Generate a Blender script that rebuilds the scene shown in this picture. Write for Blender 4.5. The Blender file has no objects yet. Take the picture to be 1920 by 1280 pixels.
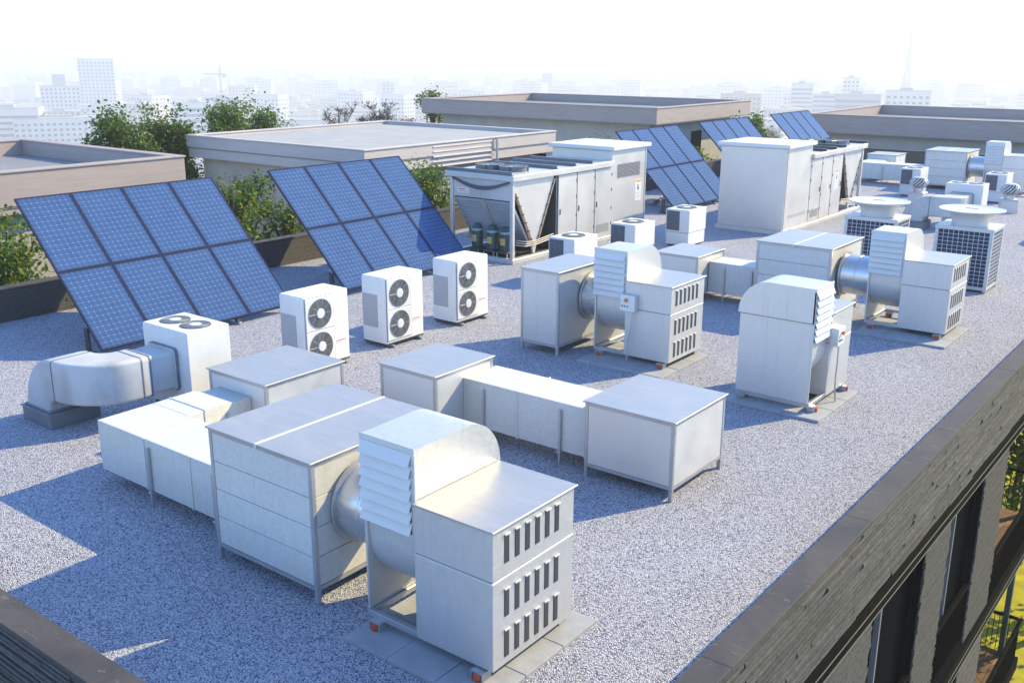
import bpy, bmesh, math, random
from mathutils import Vector, Matrix
R = math.radians
random.seed(7)
scene = bpy.context.scene
col = scene.collection

# ------------------------------------------------------------------ camera, world, sun, exposure
SUN = Vector((0.705, 1.335, 1.0)).normalized()
ELEV = math.asin(SUN.z); AZ = math.atan2(SUN.x, SUN.y)

def setup_view():
    yaw, pitch, roll = R(37.742), R(16.183), R(0.17745)
    fw = Vector((-math.sin(yaw) * math.cos(pitch), math.cos(yaw) * math.cos(pitch), -math.sin(pitch)))
    r = Vector((math.cos(yaw), math.sin(yaw), 0)); u = r.cross(fw)
    r2 = r * math.cos(roll) + u * math.sin(roll); u2 = -r * math.sin(roll) + u * math.cos(roll)
    cam = bpy.data.cameras.new('camera'); co = bpy.data.objects.new('camera', cam); col.objects.link(co)
    cam.sensor_width = 36; cam.lens = 1876.2 / 1920 * 36; cam.clip_end = 20000; cam.clip_start = 0.1
    co.matrix_world = Matrix(((r2.x, u2.x, -fw.x, 0), (r2.y, u2.y, -fw.y, 0), (r2.z, u2.z, -fw.z, 6.0), (0, 0, 0, 1)))
    scene.camera = co
    w = bpy.data.worlds.new('World'); scene.world = w; w.use_nodes = True
    nt = w.node_tree; bg = nt.nodes['Background']
    sky = nt.nodes.new('ShaderNodeTexSky'); sky.sky_type = 'NISHITA'; sky.sun_disc = False
    sky.sun_elevation = ELEV; sky.sun_rotation = AZ
    sky.altitude = 500; sky.air_density = 1.1; sky.dust_density = 0.0; sky.ozone_density = 7.5
    nt.links.new(sky.outputs[0], bg.inputs[0]); bg.inputs[1].default_value = 0.15
    sun = bpy.data.lights.new('sun', 'SUN'); so = bpy.data.objects.new('sun', sun); col.objects.link(so)
    sun.energy = 2.6; sun.angle = R(0.55); sun.color = (1.0, 0.82, 0.42)
    so.rotation_euler = SUN.to_track_quat('Z', 'Y').to_euler(); so.location = SUN * 60
    vs = scene.view_settings
    vs.view_transform = 'Standard'; vs.look = 'None'; vs.gamma = 1; vs.use_curve_mapping = False
    vs.exposure = 1.5
    c = scene.cycles
    c.use_denoising = True; c.max_bounces = 7; c.diffuse_bounces = 4; c.glossy_bounces = 3
    c.transmission_bounces = 4; c.volume_bounces = 1; c.transparent_max_bounces = 8
    c.caustics_reflective = False; c.caustics_refractive = False
setup_view()

# ------------------------------------------------------------------ mesh builder
class MB:
    def __init__(s): s.v = []; s.f = []; s.m = []
    def add(s, vs, fs, m=0):
        o = len(s.v); s.v += [tuple(p) for p in vs]
        for f in fs: s.f.append([i + o for i in f]); s.m.append(m)
        return s
    def box(s, x0, y0, z0, x1, y1, z1, m=0, b=0.0):
        lo = (min(x0, x1), min(y0, y1), min(z0, z1)); hi = (max(x0, x1), max(y0, y1), max(z0, z1))
        b = min(b, *[(hi[i] - lo[i]) * 0.45 for i in range(3)])
        if b <= 0:
            v = [(hi[0] if i & 1 else lo[0], hi[1] if i & 2 else lo[1], hi[2] if i & 4 else lo[2]) for i in range(8)]
            return s.add(v, [(0, 2, 3, 1), (4, 5, 7, 6), (0, 1, 5, 4), (2, 6, 7, 3), (0, 4, 6, 2), (1, 3, 7, 5)], m)
        v = []
        for c in range(8):
            for k in range(3):
                p = []
                for a in range(3):
                    up = (c >> a) & 1; e = hi[a] if up else lo[a]
                    p.append(e if a == k else (e - b if up else e + b))
                v.append(p)
        f = []
        for k in range(3):
            i, j = (k + 1) % 3, (k + 2) % 3
            for sg in (0, 1):
                cs = [(sg << k) | (p << i) | (q << j) for p, q in ((0, 0), (1, 0), (1, 1), (0, 1))]
                f.append([c * 3 + k for c in cs])
            for p in (0, 1):
                for q in (0, 1):
                    c0 = (p << i) | (q << j); c1 = c0 | (1 << k)
                    f.append([c0 * 3 + i, c1 * 3 + i, c1 * 3 + j, c0 * 3 + j])
        for c in range(8): f.append([c * 3, c * 3 + 1, c * 3 + 2])
        return s.add(v, f, m)
    def prism(s, prof, axis, lo, hi, m=0):
        n = len(prof); v = []
        for e in (lo, hi):
            for a, b in prof:
                v.append((e, a, b) if axis == 'x' else ((a, e, b) if axis == 'y' else (a, b, e)))
        f = [list(range(n))[::-1], list(range(n, 2 * n))] + [(i, (i + 1) % n, n + (i + 1) % n, n + i) for i in range(n)]
        return s.add(v, f, m)
    def loft(s, loops, m=0, cap=True, close=False):
        n = len(loops[0]); v = [p for l in loops for p in l]; f = []
        K = len(loops)
        for k in range(K if close else K - 1):
            a = k * n; b = ((k + 1) % K) * n
            for i in range(n): f.append((a + i, a + (i + 1) % n, b + (i + 1) % n, b + i))
        if cap and not close: f += [list(range(n))[::-1], list(range((K - 1) * n, K * n))]
        return s.add(v, f, m)
    @staticmethod
    def frame(d):
        d = Vector(d).normalized(); a = Vector((0, 0, 1)) if abs(d.z) < 0.9 else Vector((1, 0, 0))
        u = a.cross(d).normalized(); return u, d.cross(u)
    def cyl(s, p0, p1, r, n=12, r2=None, m=0, cap=True):
        p0 = Vector(p0); p1 = Vector(p1); u, w = s.frame(p1 - p0); r2 = r if r2 is None else r2
        L = [[p + (u * math.cos(2 * math.pi * i / n) + w * math.sin(2 * math.pi * i / n)) * q for i in range(n)] for p, q in ((p0, r), (p1, r2))]
        return s.loft(L, m, cap)
    def tube(s, pts, r, n=6, m=0, radii=None):
        P = [Vector(p) for p in pts]; L = []; u = None
        for k, p in enumerate(P):
            d = (P[min(k + 1, len(P) - 1)] - P[max(k - 1, 0)]).normalized()
            if u is None: u, w = s.frame(d)
            else:
                u = (u - d * u.dot(d)).normalized(); w = d.cross(u)
            q = radii[k] if radii else r
            L.append([p + (u * math.cos(2 * math.pi * i / n) + w * math.sin(2 * math.pi * i / n)) * q for i in range(n)])
        return s.loft(L, m, True)
    def lathe(s, prof, c, n=24, m=0, axis='z'):
        L = []
        for r, h in prof:
            l = []
            for i in range(n):
                a = 2 * math.pi * i / n; x, y = r * math.cos(a), r * math.sin(a)
                l.append((c[0] + x, c[1] + y, c[2] + h) if axis == 'z' else ((c[0] + h, c[1] + x, c[2] + y) if axis == 'x' else (c[0] + x, c[1] + h, c[2] + y)))
            L.append(l)
        return s.loft(L, m, True)
    def ring(s, c, r0, r1, h, n=24, m=0, axis='z'):
        prof = [(r0, 0), (r1, 0), (r1, h), (r0, h)]; L = []
        for i in range(n):
            a = 2 * math.pi * i / n; l = []
            for r, z in prof:
                x, y = r * math.cos(a), r * math.sin(a)
                l.append((c[0] + x, c[1] + y, c[2] + z) if axis == 'z' else ((c[0] + z, c[1] + x, c[2] + y) if axis == 'x' else (c[0] + x, c[1] + z, c[2] + y)))
            L.append(l)
        return s.loft(L, m, False, True)
    def mesh(s, name, mats, smooth=True, angle=32, fix=True):
        me = bpy.data.meshes.new(name); me.from_pydata(s.v, [], s.f)
        for mt in (mats if isinstance(mats, (list, tuple)) else [mats]): me.materials.append(M[mt] if isinstance(mt, str) else mt)
        me.polygons.foreach_set('material_index', s.m)
        if fix:
            bm = bmesh.new(); bm.from_mesh(me); bmesh.ops.recalc_face_normals(bm, faces=bm.faces); bm.to_mesh(me); bm.free()
        if smooth:
            me.polygons.foreach_set('use_smooth', [True] * len(me.polygons)); me.set_sharp_from_angle(angle=R(angle))
        me.update(); return me
    def build(s, name, mats, parent=None, **k):
        return link(name, s.mesh(name, mats, **k), parent)

def link(name, me, parent=None, loc=None):
    o = bpy.data.objects.new(name, me); col.objects.link(o)
    if parent: o.parent = parent
    if loc: o.location = loc
    return o
def tag(o, label, cat, group=None):
    o['label'] = label; o['category'] = cat
    if group: o['group'] = group
    return o
def thing(name, label, cat, loc=(0, 0, 0), rz=0, group=None):
    o = bpy.data.objects.new(name, None); col.objects.link(o); o.empty_display_size = 0.2
    o.location = loc; o.rotation_euler = (0, 0, rz)
    return tag(o, label, cat, group)
def copy_tree(o, parent=None):
    c = o.copy(); col.objects.link(c); c.parent = parent
    for ch in list(o.children): copy_tree(ch, c)
    return c
def dup(o, label, loc, rz=None):
    c = copy_tree(o); c['label'] = label; c.location = loc
    if rz is not None: c.rotation_euler = (0, 0, rz)
    return c
def box(*a, m=0, b=0.0): return MB().box(*a, m=m, b=b)

# ------------------------------------------------------------------ materials
M = {}
class NT:
    def __init__(s, name):
        s.mat = bpy.data.materials.new(name); s.mat.use_nodes = True; s.t = s.mat.node_tree
        s.b = s.t.nodes['Principled BSDF']; M[name] = s.mat
        s.tc = s.t.nodes.new('ShaderNodeTexCoord'); s._pos = None
    def n(s, typ, **kw):
        nd = s.t.nodes.new(typ)
        for k, v in kw.items(): setattr(nd, k, v)
        return nd
    def l(s, a, b): s.t.links.new(a, b)
    def set(s, i, v):
        s.b.inputs[i].default_value = (*v, 1) if isinstance(v, tuple) and len(v) == 3 else v
    def coord(s, scale=(1, 1, 1), obj=False, gen=False, rot=None):
        mp = s.n('ShaderNodeMapping'); mp.inputs['Scale'].default_value = scale
        if rot: mp.inputs['Rotation'].default_value = rot
        if gen: s.l(s.tc.outputs['Generated'], mp.inputs[0])
        elif obj: s.l(s.tc.outputs['Object'], mp.inputs[0])
        else:
            if s._pos is None: s._pos = s.n('ShaderNodeNewGeometry')
            s.l(s._pos.outputs['Position'], mp.inputs[0])
        return mp.outputs[0]
    def noise(s, co, scale, detail=4, rough=0.55, dist=0.0):
        nd = s.n('ShaderNodeTexNoise'); nd.inputs['Scale'].default_value = scale; nd.inputs['Detail'].default_value = detail
        nd.inputs['Roughness'].default_value = rough; nd.inputs['Distortion'].default_value = dist; s.l(co, nd.inputs['Vector']); return nd
    def vor(s, co, scale, feature='F1', rnd=1.0):
        nd = s.n('ShaderNodeTexVoronoi'); nd.feature = feature; nd.inputs['Scale'].default_value = scale
        nd.inputs['Randomness'].default_value = rnd; s.l(co, nd.inputs['Vector']); return nd
    def ramp(s, f, stops, interp='LINEAR'):
        nd = s.n('ShaderNodeValToRGB'); cr = nd.color_ramp; cr.interpolation = interp
        while len(cr.elements) < len(stops): cr.elements.new(0.5)
        for e, (p, c) in zip(cr.elements, stops):
            e.position = p; e.color = (*c, 1) if isinstance(c, tuple) else (c, c, c, 1)
        s.l(f, nd.inputs[0]); return nd.outputs[0]
    def mix(s, f, a, b, mode='MIX'):
        nd = s.n('ShaderNodeMix'); nd.data_type = 'RGBA'; nd.blend_type = mode
        for sock, v in ((nd.inputs[0], f), (nd.inputs[6], a), (nd.inputs[7], b)):
            if isinstance(v, (int, float)): sock.default_value = v
            elif isinstance(v, tuple): sock.default_value = (*v, 1)
            else: s.l(v, sock)
        return nd.outputs[2]
    def math(s, op, a, b=0.0):
        nd = s.n('ShaderNodeMath'); nd.operation = op
        for sock, v in ((nd.inputs[0], a), (nd.inputs[1], b)):
            if isinstance(v, (int, float)): sock.default_value = v
            else: s.l(v, sock)
        return nd.outputs[0]
    def bump(s, h, strength=0.3, dist=0.01):
        nd = s.n('ShaderNodeBump'); nd.inputs['Strength'].default_value = strength; nd.inputs['Distance'].default_value = dist
        s.l(h, nd.inputs['Height']); s.l(nd.outputs[0], s.b.inputs['Normal'])
    def color(s, c): s.l(c, s.b.inputs['Base Color'])
    def rough(s, c): s.l(c, s.b.inputs['Roughness'])
    def random(s):
        return s.n('ShaderNodeObjectInfo').outputs['Random']

def plain(name, c, rough=0.5, metal=0.0, var=0.12, scale=6.0, spec=0.5, bump=0.0, grime=0.0):
    t = NT(name); co = t.coord()
    nz = t.noise(co, scale, 5, 0.6)
    d = tuple(x * (1 - var) for x in c); l = tuple(min(1, x * (1 + var * 0.6)) for x in c)
    cc = t.ramp(nz.outputs[0], [(0.3, d), (0.7, l)])
    if grime:
        n2 = t.noise(t.coord((1, 1, 0.25)), scale * 0.6, 7, 0.65, 0.6)
        cc = t.mix(t.math('MULTIPLY', t.ramp(n2.outputs[0], [(0.52, 0.0), (0.75, 1.0)]), grime), cc, (0.22, 0.2, 0.17))
    t.color(cc)
    t.set('Roughness', rough); t.set('Metallic', metal); t.set('Specular IOR Level', spec)
    t.rough(t.ramp(nz.outputs[0], [(0.25, max(0, rough - 0.08)), (0.75, min(1, rough + 0.1))]))
    if bump: t.bump(t.noise(co, scale * 8, 3).outputs[0], bump, 0.01)
    return t

def galvanized(name, c, metal, rough, warm=0.0, sp_c=0.12):
    t = NT(name); co = t.coord()
    v = t.vor(co, 55.0); v2 = t.vor(co, 21.0); nz = t.noise(co, 1.3, 5, 0.6)
    g1 = t.ramp(v.outputs['Color'], [(0.15, tuple(x * (1 - sp_c) for x in c)), (0.85, tuple(min(1, x * (1 + sp_c * .6)) for x in c))])
    g2 = t.ramp(v2.outputs['Color'], [(0.2, tuple(x * (1 - sp_c * .7) for x in c)), (0.8, tuple(min(1, x * (1 + sp_c * .4)) for x in c))])
    cc = t.mix(0.45, g1, g2)
    yl = t.noise(t.coord((1, 1, 0.5)), 2.2, 6, 0.62, 0.4)
    cc = t.mix(t.math('MULTIPLY', t.ramp(yl.outputs[0], [(0.5, 0.0), (0.72, 1.0)]), warm), cc, (c[0] * 0.93, c[1] * 0.88, c[2] * 0.66))
    st = t.noise(t.coord((9, 9, 0.5)), 1.4, 5, 0.6)
    cc = t.mix(t.math('MULTIPLY', t.ramp(st.outputs[0], [(0.56, 0.0), (0.74, 1.0)]), 0.14), cc, (0.3, 0.3, 0.31))
    t.color(cc); t.set('Metallic', metal)
    t.rough(t.ramp(v.outputs['Color'], [(0.1, rough - 0.08), (0.9, rough + 0.1)]))
    t.bump(t.noise(co, 2.5, 3).outputs[0], 0.12, 0.02)
    return t

def make_materials():
    # gravel
    t = NT('gravel'); co = t.coord()
    v = t.vor(co, 64.0); e = t.vor(co, 64.0, 'DISTANCE_TO_EDGE')
    sep = t.n('ShaderNodeSeparateColor'); t.l(v.outputs['Color'], sep.inputs[0])
    st = t.ramp(sep.outputs[0], [(0.0, (0.12, 0.13, 0.19)), (0.2, (0.43, 0.44, 0.545)), (0.38, (0.70, 0.705, 0.82)), (0.7, (0.84, 0.835, 0.90)), (1.0, (0.92, 0.90, 0.93))])  # stone tones carry a blue tint standing in for blue skylight
    big = t.noise(co, 0.35, 5, 0.6)
    st = t.mix(1.0, st, t.ramp(big.outputs[0], [(0.25, 0.9), (0.75, 1.04)]), 'MULTIPLY')
    gap = t.ramp(e.outputs['Distance'], [(0.0, 0.15), (0.17, 1.0)])  # shade between the pebbles painted dark along the cell edges
    t.color(t.mix(1.0, st, gap, 'MULTIPLY')); t.set('Roughness', 0.85); t.set('Specular IOR Level', 0.2)
    h = t.math('ADD', t.math('MULTIPLY', v.outputs['Distance'], -1.0), t.math('MULTIPLY', sep.outputs[1], 0.5))
    t.bump(h, 0.85, 0.02)
    galvanized('galvanized', (0.70, 0.70, 0.69), 0.2, 0.5, 0.35)
    galvanized('duct_galvanized', (0.71, 0.69, 0.645), 0.15, 0.62, 0.5)
    galvanized('fan_sheet', (0.69, 0.68, 0.67), 0.7, 0.55, 0.05, 0.06)
    t = plain('round_duct', (0.66, 0.665, 0.68), 0.30, 0.75, 0.06, 2.0)
    t = NT('lid_sheet'); co = t.coord()
    nz = t.noise(co, 1.5, 6, 0.6, 0.8); n2 = t.noise(t.coord((1, 6, 1), rot=(0, 0, 0.4)), 2.0, 5, 0.6, 0.4)
    t.color(t.mix(0.5, t.ramp(nz.outputs[0], [(0.3, (0.44, 0.415, 0.39)), (0.7, (0.55, 0.52, 0.485))]), t.ramp(n2.outputs[0], [(0.35, (0.46, 0.435, 0.41)), (0.7, (0.56, 0.53, 0.495))])))
    t.set('Metallic', 0.55); t.rough(t.ramp(nz.outputs[0], [(0.3, 0.36), (0.7, 0.52)])); t.bump(t.noise(co, 1.8, 2).outputs[0], 0.1, 0.03)
    plain('panel_white', (0.69, 0.68, 0.665), 0.45, 0.0, 0.05, 1.5, grime=0.06)
    t = plain('alu_panel', (0.74, 0.725, 0.71), 0.6, 0.75, 0.05, 1.5, grime=0.05); t.bump(t.noise(t.coord((14, 14, 0.4)), 2.0, 4).outputs[0], 0.06, 0.01)
    plain('frame_steel', (0.52, 0.52, 0.53), 0.42, 0.6, 0.1, 3.0)
    plain('dark_steel', (0.09, 0.095, 0.10), 0.5, 0.4, 0.2, 5.0)
    plain('slat_grey', (0.36, 0.375, 0.40), 0.5, 0.3, 0.1, 4.0)
    plain('beam_grey', (0.17, 0.18, 0.20), 0.55, 0.2, 0.15, 4.0)
    plain('ac_white', (0.78, 0.765, 0.74), 0.38, 0.0, 0.05, 2.0, grime=0.10)
    plain('ac_panel', (0.72, 0.72, 0.71), 0.42, 0.0, 0.04, 2.0)
    plain('chiller_paint', (0.72, 0.68, 0.635), 0.45, 0.5, 0.05, 1.2, grime=0.10)
    plain('seam_dark', (0.07, 0.07, 0.08), 0.7, 0.0, 0.1, 8.0)
    plain('black_rubber', (0.025, 0.025, 0.027), 0.7, 0.0, 0.2, 8.0)
    plain('grill_dark', (0.035, 0.04, 0.05), 0.45, 0.2, 0.2, 8.0)
    plain('grill_wire', (0.36, 0.37, 0.39), 0.45, 0.2, 0.1, 8.0)
    plain('red_isolator', (0.62, 0.10, 0.05), 0.45, 0.0, 0.15, 12.0)
    plain('red_button', (0.75, 0.16, 0.06), 0.35, 0.0, 0.05, 12.0)
    plain('copper', (0.72, 0.47, 0.28), 0.4, 0.6, 0.15, 6.0)
    plain('pipe_wrap', (0.74, 0.64, 0.50), 0.6, 0.0, 0.15, 6.0)
    plain('cable', (0.10, 0.10, 0.14), 0.6, 0.0, 0.1, 6.0)
    plain('tank_green', (0.035, 0.085, 0.085), 0.35, 0.1, 0.12, 5.0)
    plain('tank_band', (0.35, 0.42, 0.43), 0.5, 0.0, 0.1, 5.0)
    plain('tank_label', (0.75, 0.47, 0.10), 0.5, 0.0, 0.1, 20.0)
    plain('label_red', (0.70, 0.16, 0.07), 0.5, 0.0, 0.05, 20.0)
    plain('label_white', (0.80, 0.79, 0.77), 0.5, 0.0, 0.04, 20.0)
    plain('label_orange', (0.80, 0.40, 0.08), 0.5, 0.0, 0.05, 20.0)
    plain('ink', (0.05, 0.05, 0.055), 0.6, 0.0, 0.05, 20.0)
    plain('duct_paint', (0.54, 0.54, 0.545), 0.6, 0.05, 0.08, 3.0, grime=0.55, bump=0.15)
    plain('duct_seam', (0.20, 0.21, 0.24), 0.6, 0.1, 0.2, 6.0)
    plain('curb_grey', (0.24, 0.245, 0.26), 0.55, 0.2, 0.1, 3.0)
    plain('flare_white', (0.64, 0.63, 0.61), 0.4, 0.0, 0.06, 2.0, grime=0.08)
    plain('turbine_metal', (0.62, 0.63, 0.65), 0.4, 0.4, 0.12, 5.0)
    plain('paver', (0.40, 0.405, 0.42), 0.85, 0.0, 0.14, 5.0, bump=0.25, grime=0.12)
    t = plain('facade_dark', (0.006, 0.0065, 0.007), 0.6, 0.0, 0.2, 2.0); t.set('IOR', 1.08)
    plain('facade_line', (0.14, 0.14, 0.135), 0.6, 0.0, 0.1, 2.0)
    plain('concrete_roof', (0.41, 0.40, 0.385), 0.85, 0.0, 0.12, 0.8, grime=0.10)
    plain('membrane', (0.26, 0.255, 0.26), 0.7, 0.0, 0.14, 0.9, grime=0.1)
    plain('render_wall', (0.47, 0.45, 0.41), 0.85, 0.0, 0.12, 1.2, bump=0.2, grime=0.12)
    plain('timber_deck', (0.24, 0.125, 0.055), 0.6, 0.0, 0.25, 5.0)
    plain('bark', (0.07, 0.055, 0.045), 0.9, 0.0, 0.3, 8.0, bump=0.4)
    plain('lawn', (0.42, 0.38, 0.014), 0.9, 0.0, 0.35, 2.0, bump=0.4)
    # fascia boards: warm taupe with fine long streaks
    t = NT('fascia'); nz = t.noise(t.coord((0.5, 0.5, 6)), 1.6, 6, 0.65, 0.4); n2 = t.noise(t.coord(), 0.4, 4)
    t.color(t.mix(0.3, t.ramp(nz.outputs[0], [(0.3, (0.35, 0.28, 0.255)), (0.72, (0.45, 0.37, 0.335))]), t.ramp(n2.outputs[0], [(0.3, (0.36, 0.29, 0.265)), (0.7, (0.44, 0.365, 0.33))])))
    t.set('Roughness', 0.7); t.bump(nz.outputs[0], 0.12, 0.01)
    t = NT('fascia_pale'); nz = t.noise(t.coord((0.5, 0.5, 6)), 1.6, 6, 0.65, 0.4)
    t.color(t.ramp(nz.outputs[0], [(0.3, (0.50, 0.445, 0.43)), (0.72, (0.60, 0.535, 0.51))])); t.set('Roughness', 0.75); t.bump(nz.outputs[0], 0.08, 0.01)
    # slate coping
    t = NT('slate'); co = t.coord()
    n1 = t.noise(co, 1.3, 7, 0.62, 0.9); n2 = t.noise(t.coord((1, 5, 1), rot=(0, 0, 0.7)), 1.8, 8, 0.7, 1.5)
    c1 = t.ramp(n1.outputs[0], [(0.25, (0.052, 0.047, 0.046)), (0.5, (0.078, 0.070, 0.067)), (0.75, (0.112, 0.10, 0.094))])
    sc = t.ramp(n2.outputs[0], [(0.60, 0.0), (0.66, 1.0), (0.70, 0.0)])
    c1 = t.mix(t.math('MULTIPLY', sc, 0.35), c1, (0.36, 0.34, 0.33))
    rn = t.random(); c1 = t.mix(1.0, c1, t.ramp(rn, [(0.0, 0.94), (1.0, 1.05)]), 'MULTIPLY')
    t.color(c1); t.rough(t.ramp(n1.outputs[0], [(0.3, 0.62), (0.7, 0.85)])); t.set('Specular IOR Level', 0.3); t.bump(n2.outputs[0], 0.25, 0.015)
    # ledge stone
    def ledge(name, dark, light, zscale):
        t = NT(name); n1 = t.noise(t.coord((3.0, 3.0, 9)), 2.2, 8, 0.68, 0.15); n2 = t.noise(t.coord((3, 3, zscale)), 3.0, 6, 0.7, 0.2)
        c = t.mix(0.7, t.ramp(n1.outputs[0], [(0.1, dark), (0.9, light)]), t.ramp(n2.outputs[0], [(0.3, dark), (0.72, light)]))
        ins = t.noise(t.coord((1.5, 1.5, 3)), 11.0, 5, 0.7)
        c = t.mix(t.math('MULTIPLY', t.ramp(ins.outputs[0], [(0.62, 0.0), (0.72, 1.0)]), 0.45), c, tuple(x * 0.22 for x in dark))
        c = t.mix(1.0, c, t.ramp(t.random(), [(0.0, 0.75), (1.0, 1.25)]), 'MULTIPLY')
        t.color(c); t.set('Roughness', 0.9); t.bump(n2.outputs[0], 0.25, 0.01)
    ledge('ledge_stone', (0.028, 0.0278, 0.0275), (0.118, 0.116, 0.113), 6)
    ledge('ledge_dark', (0.07, 0.063, 0.054), (0.17, 0.155, 0.135), 18)
    # solar cells
    t = NT('solar_cells')
    sp = t.n('ShaderNodeSeparateXYZ'); t.l(t.tc.outputs['UV'], sp.inputs[0])
    def line(sock, n, w):
        fr = t.math('FRACT', t.math('MULTIPLY', sock, n)); d = t.math('ABSOLUTE', t.math('SUBTRACT', fr, 0.5))
        return t.math('GREATER_THAN', d, 0.5 - w), d
    gx, dx = line(sp.outputs[0], 9, 0.04); gy, dy = line(sp.outputs[1], 15, 0.04)
    node = t.math('GREATER_THAN', t.math('ADD', dx, dy), 0.895)
    bus, _ = line(sp.outputs[0], 24, 0.05)
    fr2 = t.math('FRACT', t.math('MULTIPLY', sp.outputs[1], 15 * 5)); fing = t.math('MULTIPLY', t.math('GREATER_THAN', fr2, 0.55), 0.35)
    nz = t.noise(t.coord(), 3.0, 4)
    c = t.ramp(nz.outputs[0], [(0.3, (0.032, 0.068, 0.165)), (0.7, (0.043, 0.085, 0.195))])
    c = t.mix(fing, c, (0.055, 0.13, 0.33))
    c = t.mix(t.math('MULTIPLY', bus, 0.10), c, (0.4, 0.5, 0.7))
    ln = t.math('MAXIMUM', gx, gy); c = t.mix(t.math('MULTIPLY', ln, 0.45), c, (0.15, 0.235, 0.42))
    c = t.mix(node, c, (0.25, 0.34, 0.50))
    t.color(c); t.set('Roughness', 0.8); t.set('Specular IOR Level', 0.05); t.set('Coat Weight', 0.45); t.set('Coat Roughness', 0.03)
    t = plain('solar_frame', (0.034, 0.042, 0.085), 0.9, 0.0, 0.1, 4.0); t.set('IOR', 1.05)
    # condenser fin mesh
    def mesh_mat(name, a, b, n, w, axes=(0, 2)):
        t = NT(name); co = t.coord(obj=True); sp = t.n('ShaderNodeSeparateXYZ'); t.l(co, sp.inputs[0]); g = None
        for ax, k in zip(axes, n):
            for src in ([sp.outputs[0], sp.outputs[1]] if ax == 0 else [sp.outputs[2]]):
                fr = t.math('FRACT', t.math('MULTIPLY', src, k)); q = t.math('LESS_THAN', fr, w)
                g = q if g is None else t.math('MAXIMUM', g, q)
        t.color(t.mix(g, a, b)); t.set('Roughness', 0.5); t.set('Metallic', 0.2)
        return t
    t = NT('vent_slats'); sp = t.n('ShaderNodeSeparateXYZ'); t.l(t.coord(obj=True), sp.inputs[0])
    fr = t.math('FRACT', t.math('MULTIPLY', sp.outputs[2], 34)); t.color(t.mix(t.math('LESS_THAN', fr, 0.45), (0.012, 0.013, 0.015), (0.10, 0.105, 0.11))); t.set('Roughness', 0.5)
    t = NT('fin_mesh'); co = t.coord(obj=True); sp = t.n('ShaderNodeSeparateXYZ'); t.l(co, sp.inputs[0])
    fr = t.math('FRACT', t.math('MULTIPLY', sp.outputs[0], 36)); g2 = t.math('FRACT', t.math('MULTIPLY', sp.outputs[2], 22))
    t.color(t.mix(t.math('MAXIMUM', t.math('LESS_THAN', fr, 0.5), t.math('LESS_THAN', g2, 0.3)), (0.20, 0.215, 0.25), (0.50, 0.51, 0.54))); t.set('Roughness', 0.5)
    plain('coil_blue', (0.022, 0.042, 0.095), 0.6, 0.0, 0.25, 9.0)
    # glass
    t = NT('window_glass'); t.set('Base Color', (0.008, 0.009, 0.010)); t.set('Roughness', 0.5); t.set('Specular IOR Level', 0.0); t.set('IOR', 1.02)
    # leaves
    def leaf(name, a, b, c_):
        t = NT(name); v = t.noise(t.coord(), 3.0, 2); w = t.vor(t.coord(), 9.0)
        sep = t.n('ShaderNodeSeparateColor'); t.l(w.outputs['Color'], sep.inputs[0])
        col_ = t.mix(t.ramp(v.outputs[0], [(0.35, 0.0), (0.65, 1.0)]), a, b)
        col_ = t.mix(t.ramp(sep.outputs[0], [(0.88, 0.0), (0.96, 0.7)]), col_, c_)
        t.color(col_); t.set('Roughness', 0.5); t.set('Specular IOR Level', 0.35)
        tr = t.n('ShaderNodeBsdfTranslucent'); t.l(col_, tr.inputs[0]); mx = t.n('ShaderNodeMixShader'); mx.inputs[0].default_value = 0.35
        t.l(t.b.outputs[0], mx.inputs[1]); t.l(tr.outputs[0], mx.inputs[2]); t.l(mx.outputs[0], t.t.nodes['Material Output'].inputs[0])
    leaf('leaf_green', (0.065, 0.14, 0.012), (0.17, 0.26, 0.026), (0.42, 0.30, 0.03))
    leaf('leaf_dark', (0.05, 0.11, 0.012), (0.13, 0.21, 0.024), (0.28, 0.21, 0.025))
    leaf('leaf_pink', (0.34, 0.13, 0.11), (0.42, 0.22, 0.16), (0.45, 0.33, 0.12))
    leaf('blossom', (0.55, 0.52, 0.46), (0.62, 0.58, 0.50), (0.10, 0.14, 0.03))
    # terrain
    t = NT('terrain'); n1 = t.noise(t.coord(), 0.02, 6, 0.6); n2 = t.vor(t.coord(), 0.03)
    c = t.mix(0.5, t.ramp(n1.outputs[0], [(0.3, (0.16, 0.17, 0.12)), (0.7, (0.33, 0.31, 0.28))]), t.ramp(n2.outputs['Color'], [(0.2, (0.20, 0.2, 0.17)), (0.8, (0.40, 0.37, 0.34))]))
    t.color(c); t.set('Roughness', 0.95)
    plain('street_ground', (0.20, 0.19, 0.17), 0.95, 0.0, 0.3, 0.7)
    for nm, c in (('city_white', (0.72, 0.70, 0.67)), ('city_cream', (0.62, 0.56, 0.47)), ('city_grey', (0.45, 0.45, 0.46)), ('city_pink', (0.55, 0.40, 0.35)), ('city_blue', (0.30, 0.42, 0.50)), ('city_roof', (0.42, 0.40, 0.39)), ('city_terracotta', (0.42, 0.22, 0.15)), ('city_window', (0.06, 0.075, 0.11)), ('city_window_blue', (0.09, 0.15, 0.28)), ('city_steel', (0.25, 0.26, 0.28))):
        plain(nm, c, 0.75 if 'window' not in nm else 0.25, 0.0, 0.12, 0.05)
make_materials()

# ------------------------------------------------------------------ our building
XR, XRI, XL, XLI, YF, YFI, YB, YBI, PZ = -3.16, -3.47, -23.05, -22.7, 3.65, 3.97, 57.95, 57.6, 0.78
GZ = -8.6
g_o = MB().add([(XLI, YFI, 0), (XRI, YFI, 0), (XRI, YBI, 0), (XLI, YBI, 0)], [(0, 1, 2, 3)]).build('roof_gravel', 'gravel')
g_o['kind'] = 'stuff'; g_o['label'] = 'pale grey and white loose gravel covering the flat roof'; g_o['category'] = 'gravel'

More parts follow.
